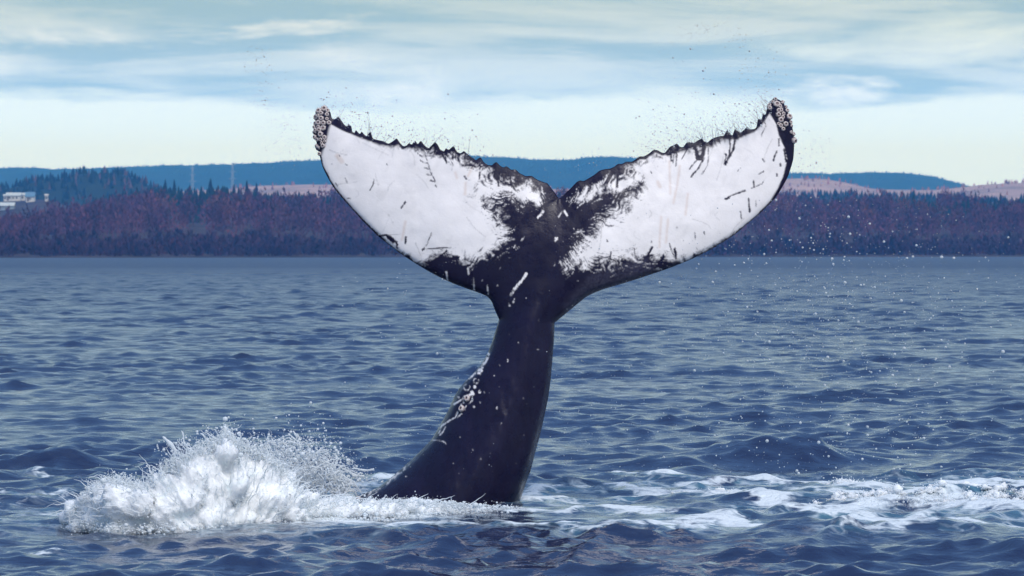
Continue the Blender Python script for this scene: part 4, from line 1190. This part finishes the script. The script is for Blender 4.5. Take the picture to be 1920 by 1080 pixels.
def build_splash():
    r = np.random.default_rng(101)
    # solid froth
    cs, rs = [], []
    for _ in range(420):
        X = r.uniform(128, 985)
        top = np.interp(X, TOP[:, 0], TOP[:, 1]); base = np.interp(X, BASE[:, 0], BASE[:, 1])
        hgt = base - top
        if hgt < 6: continue
        rad = min(r.uniform(7, 20), hgt * 0.42)
        Y = r.uniform(top + rad * 0.95, base)
        u = (base - Y) / max(hgt, 1)
        thick = 0.20 * min(1, hgt / 120) * (1 - 0.6 * u) + 0.06
        d = ray_y(base) + 0.32 + thick * np.clip(r.normal(), -0.8, 1.5)
        cs.append(at(X, Y, d)); q = rad * d / FPX
        rs.append((q * r.uniform(0.8, 1.3), q * 1.1, q * r.uniform(0.8, 1.25)))
    for _ in range(300):                                     # full heart of the burst
        X = r.uniform(180, 560); top = np.interp(X, TOP[:, 0], TOP[:, 1]); base = np.interp(X, BASE[:, 0], BASE[:, 1]); hgt = base - top
        rad = min(r.uniform(22, 40), hgt * 0.30)
        if rad < 14: continue
        Y = r.uniform(top + rad * 1.15, base); d = ray_y(base) + 0.30 + r.normal(0, 0.10)
        cs.append(at(X, Y, d)); q = rad * d / FPX; rs.append((q, q * 0.95, q))
    V, F, N = remesh_blobs(np.array(cs), np.array(rs), 0.0135, 'froth')
    V, F, N = main_body(V, F, N)
    V = relax(V, F, 16)
    x, y, z = V.T
    n1 = fbm(x * 4.5, y * 4.5, z * 4.5, octs=3, seed=301) - 0.5
    n2 = np.abs(fbm(x * 13, y * 13, z * 13, octs=3, seed=302) - 0.5) * 2
    n3 = fbm(x * 34, y * 34, z * 34, octs=2, seed=303) - 0.5
    c0 = at(440, 990, float(ray_y(985)))
    phi = np.arctan2(z + 0.25, x - c0[0]); rad_ = np.hypot(z + 0.25, x - c0[0])
    st = fbm(phi * 13, rad_ * 2.6, y * 7, octs=4, seed=305, gain=0.62) - 0.5
    tip = sstep(0.15, 0.9, rad_)
    V = V + N * (0.10 * n1 + 0.13 * st + 0.022 * (n2 - 0.25) + 0.016 * n3)[:, None]
    V[:, 0] += np.cos(phi) * st * 0.10 * tip; V[:, 2] += np.sin(phi) * st * 0.16 * tip * sstep(0.0, 0.3, z)
    Vf, Nf = V, N
    root = obj('splash', None, label='tall burst of white water thrown up beside the tail', cat='splash', kind='stuff', loc=(0, 0, 0))
    ff = obj('froth', mesh_np('froth', V, F, M_foam), root, kind='stuff')
    # threads and jets
    parts = []
    def thread(X, Y, d, ang, speed, T, r0, wob=0.02):
        p0 = at(X, Y, d); n = 12; t = np.linspace(0, T, n)
        vx, vz, vy = speed * math.cos(ang), speed * math.sin(ang), r.normal(0, 0.35)
        P = np.stack([p0[0] + vx * t, p0[1] + vy * t, p0[2] + vz * t - 4.9 * t * t], -1)
        P = P + np.cumsum(r.normal(0, wob / 3, (n, 3)), 0)
        rad = r0 * (1 - 0.75 * np.linspace(0, 1, n)) * r.uniform(0.65, 1.35, n); rad[-1] = r0 * 0.1
        parts.append(tube(P, rad))
    for _ in range(520):                                     # lacy veil on the side towards the whale
        X = r.uniform(470, 655); topv = np.interp(X, [470, 505, 560, 600, 640, 660], [840, 822, 824, 850, 880, 915])
        Y = r.uniform(topv + 6, 930); d = ray_y(935) + r.normal(-0.3, 0.35)
        thread(X, Y, d, r.normal(1.0, 0.75), r.uniform(0.4, 1.6), r.uniform(0.08, 0.22), r.uniform(0.004, 0.010), 0.03)
    for _ in range(900):                                     # fringe on the crest of the burst and on the low froth
        X = r.uniform(140, 960); top = np.interp(X, TOP[:, 0], TOP[:, 1])
        hgt = np.interp(X, BASE[:, 0], BASE[:, 1]) - top
        Y = top + r.uniform(2, 16) ; d = ray_y(np.interp(X, BASE[:, 0], BASE[:, 1])) + 0.3 + r.normal(0, 0.12)
        k_ = min(1, hgt / 130)
        if X > 600 and r.uniform() < 0.85: continue
        thread(X, Y, d, r.normal(1.75 - (X - 430) / 300 * 0.5, 0.5), r.uniform(0.3, 1.5) * (0.3 + k_), r.uniform(0.05, 0.16), r.uniform(0.003, 0.008), 0.03)
    for i in r.integers(0, len(Vf), 900):                    # streaks of spray running over the burst
        p0 = Vf[i] + Nf[i] * 0.012
        if p0[2] < 0.05: continue
        ph = math.atan2(p0[2] + 0.25, p0[0] - c0[0]) + r.normal(0, 0.35); n = 8; t = np.linspace(0, 1, n)[:, None]; L_ = r.uniform(0.05, 0.22)
        P = p0 + t * L_ * np.array((math.cos(ph), Nf[i][1] * 0.3, math.sin(ph))) + t * t * np.array((0, 0, -0.04)) + Nf[i] * 0.02 * t + np.cumsum(r.normal(0, 0.006, (n, 3)), 0)
        parts.append(tube(P, r.uniform(0.003, 0.007) * (1.05 - 0.9 * t[:, 0]), 4))
    for X0, Y0, X1, Y1, w in ((333, 852, 308, 819, 4.5), (355, 842, 337, 808, 2.0), (405, 833, 372, 813, 2.2), (425, 828, 418, 799, 6), (440, 830, 424, 803, 5), (465, 838, 462, 822, 3), (560, 825, 552, 808, 2.5),
                              (505, 830, 503, 818, 3), (628, 872, 632, 850, 1.8), (700, 880, 655, 880, 2.0), (660, 892, 682, 888, 2.2), (680, 893, 640, 880, 1.8)):
        d = 37.6 if X0 < 500 else 40.6; n = 10; t = np.linspace(0, 1, n)
        P = at(X0 + (X1 - X0) * t + 3 * np.sin(t * 5 + X0), Y0 + (Y1 - Y0) * t + 2 * np.sin(t * 6), d)
        rad = w * d / FPX * (1.15 - 0.6 * t) * (1 + 0.3 * np.sin(t * 14 + X0)); rad[-1] *= 0.25
        parts.append(tube(P, rad, 7))
    obj('water_thread', mesh_np('water_thread', *merge(parts), M_bead), root, kind='stuff')
    # drops flung around it
    n = 9000
    X = r.uniform(130, 985, n); top = np.interp(X, TOP[:, 0], TOP[:, 1]); base = np.interp(X, BASE[:, 0], BASE[:, 1])
    k_ = np.clip((base - top) / 150, 0.12, 1)
    Y = top - r.exponential(9, n) * k_ + r.uniform(-2, 10, n)
    d = ray_y(base) + 0.3 + r.normal(0, 0.2, n)
    rad = np.exp(r.normal(math.log(0.0042), 0.5, n))
    m = r.uniform(0, 1, n) < 0.75; X, Y, d, rad = X[m], Y[m], d[m], rad[m]
    n2 = 4200; X2 = r.normal(585, 48, n2); Y2 = 905 - np.abs(r.normal(0, 42, n2)) * np.clip(1.3 - np.abs(X2 - 570) / 130, 0.1, 1); d2 = 40.6 + r.normal(0, 0.3, n2); rad2 = np.exp(r.normal(math.log(0.0042), 0.5, n2))
    n3 = 260; X3 = r.uniform(290, 640, n3); Y3 = r.normal(826, 16, n3) + np.abs(X3 - 450) * 0.12; d3 = 38.3 + r.normal(0, 0.5, n3); rad3 = np.exp(r.normal(math.log(0.0075), 0.45, n3))
    n4 = 3600; X4 = r.uniform(130, 960, n4); b4 = np.interp(X4, BASE[:, 0], BASE[:, 1]); Y4 = b4 + r.normal(-2, 6, n4); d4 = ray_y(b4) + r.normal(0.05, 0.1, n4); rad4 = np.exp(r.normal(math.log(0.006), 0.5, n4))
    P = at(np.concatenate([X, X2, X3, X4]), np.concatenate([Y, Y2, Y3, Y4]), np.concatenate([d, d2, d3, d4])); rd = np.concatenate([rad, rad2, rad3, rad4])
    # beads of spray all over the froth
    ng = 17000; gi = r.integers(0, len(Vf), ng); k_ = fbm(Vf[gi, 0] * 6, Vf[gi, 1] * 6, Vf[gi, 2] * 6, octs=2, seed=9)
    gp = Vf[gi] + Nf[gi] * (r.exponential(0.012, ng) * (0.3 + 1.6 * k_))[:, None] + r.normal(0, 0.008, (ng, 3)); gr = np.exp(r.normal(math.log(0.0036), 0.45, ng))
    P = np.concatenate([P, gp]); rd = np.concatenate([rd, gr])
    big = rd > 0.009
    V, F = merge([replicate(ico(0), P[big], rd[big]), replicate(OCT, P[~big], rd[~big], r.uniform(0, 6, (~big).sum()))])
    obj('droplet', mesh_np('droplet', V, F, M_bead), root, kind='stuff')


build_splash()


def build_wake():
    """low broken water to the right of the tail: crests and boiling froth"""
    r = np.random.default_rng(202)
    cs, rs = [], []
    def row(pts, n, r0, r1, hgt):
        pts = np.array(pts, float); seg = np.r_[0, np.cumsum(np.hypot(*np.diff(pts, axis=0).T))]
        for _ in range(n):
            s = r.uniform(0, seg[-1]); X = np.interp(s, seg, pts[:, 0]); Y = np.interp(s, seg, pts[:, 1])
            d = float(ray_y(Y)); rad = r.uniform(r0, r1) * d / FPX
            e = min(s, seg[-1] - s) / seg[-1]; e = min(1, e * 5)
            x = (X - 960) / FPX * d
            cs.append((x + r.normal(0, .02), d + r.normal(0, 0.10), r.uniform(-0.3, 1) * hgt * e * d / FPX - 0.012)); rs.append((rad * 1.7, rad * 1.5, rad * 0.8))
    row([(1690, 950), (1740, 944), (1800, 948), (1870, 946), (1925, 944), (1980, 946)], 130, 3, 6, 11)
    row([(1520, 948), (1600, 940), (1650, 938), (1690, 942)], 60, 3, 6, 8)
    row([(1650, 945), (1665, 940), (1690, 945)], 26, 4, 8, 16)
    row([(1560, 912), (1590, 908), (1640, 912)], 34, 4, 9, 8)
    row([(1770, 914), (1810, 908), (1850, 913)], 34, 4, 9, 8)
    row([(1255, 930), (1290, 924), (1340, 926), (1390, 932)], 45, 3, 7, 8)
    row([(1390, 982), (1430, 986), (1470, 988)], 22, 3, 6, 4)
    cs = np.array(cs); cs[:, 2] += sea_z(cs[:, 0], cs[:, 1])[0]
    V, F, N = remesh_blobs(cs, np.array(rs), 0.014, 'wake')
    x, y, z = V.T
    n2 = np.abs(fbm(x * 12, y * 12, z * 12, octs=3, seed=402) - 0.5) * 2; n3 = fbm(x * 34, y * 34, z * 34, octs=2, seed=403) - 0.5
    V = V + N * (0.055 * (n2 - 0.25) + 0.025 * n3)[:, None]
    root = obj('wake', None, label='low churning white froth on the water past the tail', cat='foam', kind='stuff', loc=(0, 0, 0))
    obj('froth', mesh_np('froth', V, F, M_foam), root, kind='stuff')
    n = 2600; X = r.uniform(1600, 1960, n); Y = 946 - r.exponential(7, n) + r.normal(0, 5, n); d = float(ray_y(948)) + r.normal(0.1, 0.25, n)
    P = at(X, Y, d); rd = np.exp(r.normal(math.log(0.0045), 0.45, n))
    
    ng = 5000; gi = r.integers(0, len(V), ng); P = np.concatenate([P, V[gi] + N[gi] * r.exponential(0.010, ng)[:, None]]); rd = np.concatenate([rd, np.exp(r.normal(math.log(0.0055), 0.4, ng))])
    V, F = replicate(OCT, P, rd, r.uniform(0, 6, len(P))); obj('droplet', mesh_np('droplet', V, F, M_bead), root, kind='stuff')


build_wake()


def build_spray():
    r = np.random.default_rng(303)
    sets = []
    def add(X, Y, d, rad): sets.append((at(X, Y, d), rad))
    # shower falling behind and right of the flukes
    n = 2300
    X = np.where(r.uniform(0, 1, n) < 0.75, r.normal(1560, 170, n), r.uniform(1040, 1920, n)); Y = r.uniform(370, 900, n) ** 1.0
    Y = np.where(r.uniform(0, 1, n) < 0.35, r.normal(560, 110, n), Y)
    m = (X > 1040) & (Y > 350 + np.clip((X - 1500), 0, 400) * 0.18) & (Y < 905) & (X < 1950); X, Y = X[m], Y[m]
    add(X, Y, r.uniform(39.3, 43.5, len(X)), np.exp(r.normal(math.log(0.0040), 0.48, len(X))))
    n = 36; add(r.normal(1640, 130, n), r.uniform(390, 890, n), r.uniform(39, 41, n), r.uniform(0.009, 0.017, n))
    n = 420; add(r.uniform(1020, 1300, n), r.uniform(470, 880, n), r.uniform(39.4, 42, n), np.exp(r.normal(math.log(0.0029), 0.4, n)))
    n = 330; add(r.uniform(640, 930, n), r.uniform(490, 880, n), r.uniform(39, 42, n), np.exp(r.normal(math.log(0.0032), 0.4, n)))
    # water flicked off the trailing edges
    def edge(line, n, up, sd, x0, x1):
        L = line[(line[:, 0] > x0) & (line[:, 0] < x1)]
        q = L[r.integers(0, len(L), n)]; h = r.exponential(up, n)
        add(q[:, 0] + r.normal(0, sd, n) + h * 0.12, q[:, 1] - h - 2, 40.35 + r.normal(0, 0.25, n), np.exp(r.normal(math.log(0.0028), 0.45, n)))
    edge(tl, 1000, 24, 16, 600, 900); edge(tR_, 1500, 32, 16, 1200, 1450); edge(tl, 60, 20, 10, 880, 1046); edge(tR_, 110, 24, 12, 1046, 1220)
    n = 240; add(r.normal(487, 18, n), r.uniform(85, 200, n), 40.4 + r.normal(0, .2, n), np.exp(r.normal(math.log(0.0029), 0.4, n)))
    n = 260; add(r.normal(535, 26, n), r.normal(250, 28, n), 40.4 + r.normal(0, .2, n), np.exp(r.normal(math.log(0.0028), 0.35, n)))
    a = r.uniform(-0.2, 2.9, 240); add(1330 + 80 * np.cos(a) + r.normal(0, 12, 240), 125 - 70 * np.sin(a) + r.normal(0, 12, 240), 40.4 + r.normal(0, .2, 240), np.exp(r.normal(math.log(0.0029), 0.4, 240)))
    n = 120; add(r.uniform(1495, 1560, n), r.normal(300, 30, n), 40.4 + r.normal(0, .2, n), np.exp(r.normal(math.log(0.0029), 0.4, n)))
    parts = []
    for line, x0, x1, m_ in ((tR_, 1290, 1450, 60), (tl, 620, 900, 22)):
        L = line[(line[:, 0] > x0) & (line[:, 0] < x1)]
        for _ in range(m_):
            q = L[r.integers(0, len(L))]; n = 9; t = np.linspace(0, 1, n); ln = r.uniform(8, 34); a = r.normal(2.3 if line is tR_ else 1.3, 0.4)
            X = q[0] + ln * t * math.cos(a) + 5 * t * t * r.normal(); Y = q[1] + 1 - ln * t * math.sin(a) + 4 * t * t * r.normal()
            parts.append(tube(at(X, Y, 40.3 + r.normal(0, 0.03) + t * r.normal(0, 0.1)), r.uniform(0.0012, 0.003) * (1.1 - 0.8 * t), 4))
    thr_V, thr_F = merge(parts)
    P = np.concatenate([s[0] for s in sets]); rd = np.concatenate([s[1] for s in sets])
    big = rd > 0.007
    tiny = rd < 0.0036; mid = ~big & ~tiny
    V, F = merge([replicate(ico(1), P[big], rd[big]), replicate(ico(0), P[mid], rd[mid]), replicate(OCT, P[tiny], rd[tiny] * 1.1, r.uniform(0, 6, tiny.sum()))])
    sp_o = obj('spray', mesh_np('spray', V, F, M_drop), label='fine water drops flung through the air around the tail flukes', cat='spray', kind='stuff')
    obj('water_thread', mesh_np('water_thread', thr_V, thr_F, M_drop), sp_o, kind='stuff')


build_spray()

# ------------------------------------------------------------------ haze over the bay
def build_haze():
    V, F = box(-9500, 9500, -3500, 8950, -2.0, 216.0)
    mt = bpy.data.materials.new('haze'); mt.use_nodes = True
    g = NT(mt.node_tree)
    v = g.n('ShaderNodeVolumePrincipled'); o = g.n('ShaderNodeOutputMaterial'); g.link(v.outputs[0], o.inputs['Volume'])
    v.inputs['Color'].default_value = (0.065, 0.375, 1.0, 1); v.inputs['Absorption Color'].default_value = (1, 1, 1, 1)
    v.inputs['Density'].default_value = 1.8e-4; v.inputs['Anisotropy'].default_value = 0.0
    obj('haze', poly_mesh('haze', V, F, mt), label='thin blue haze lying over the bay', cat='haze', kind='stuff')


build_haze()
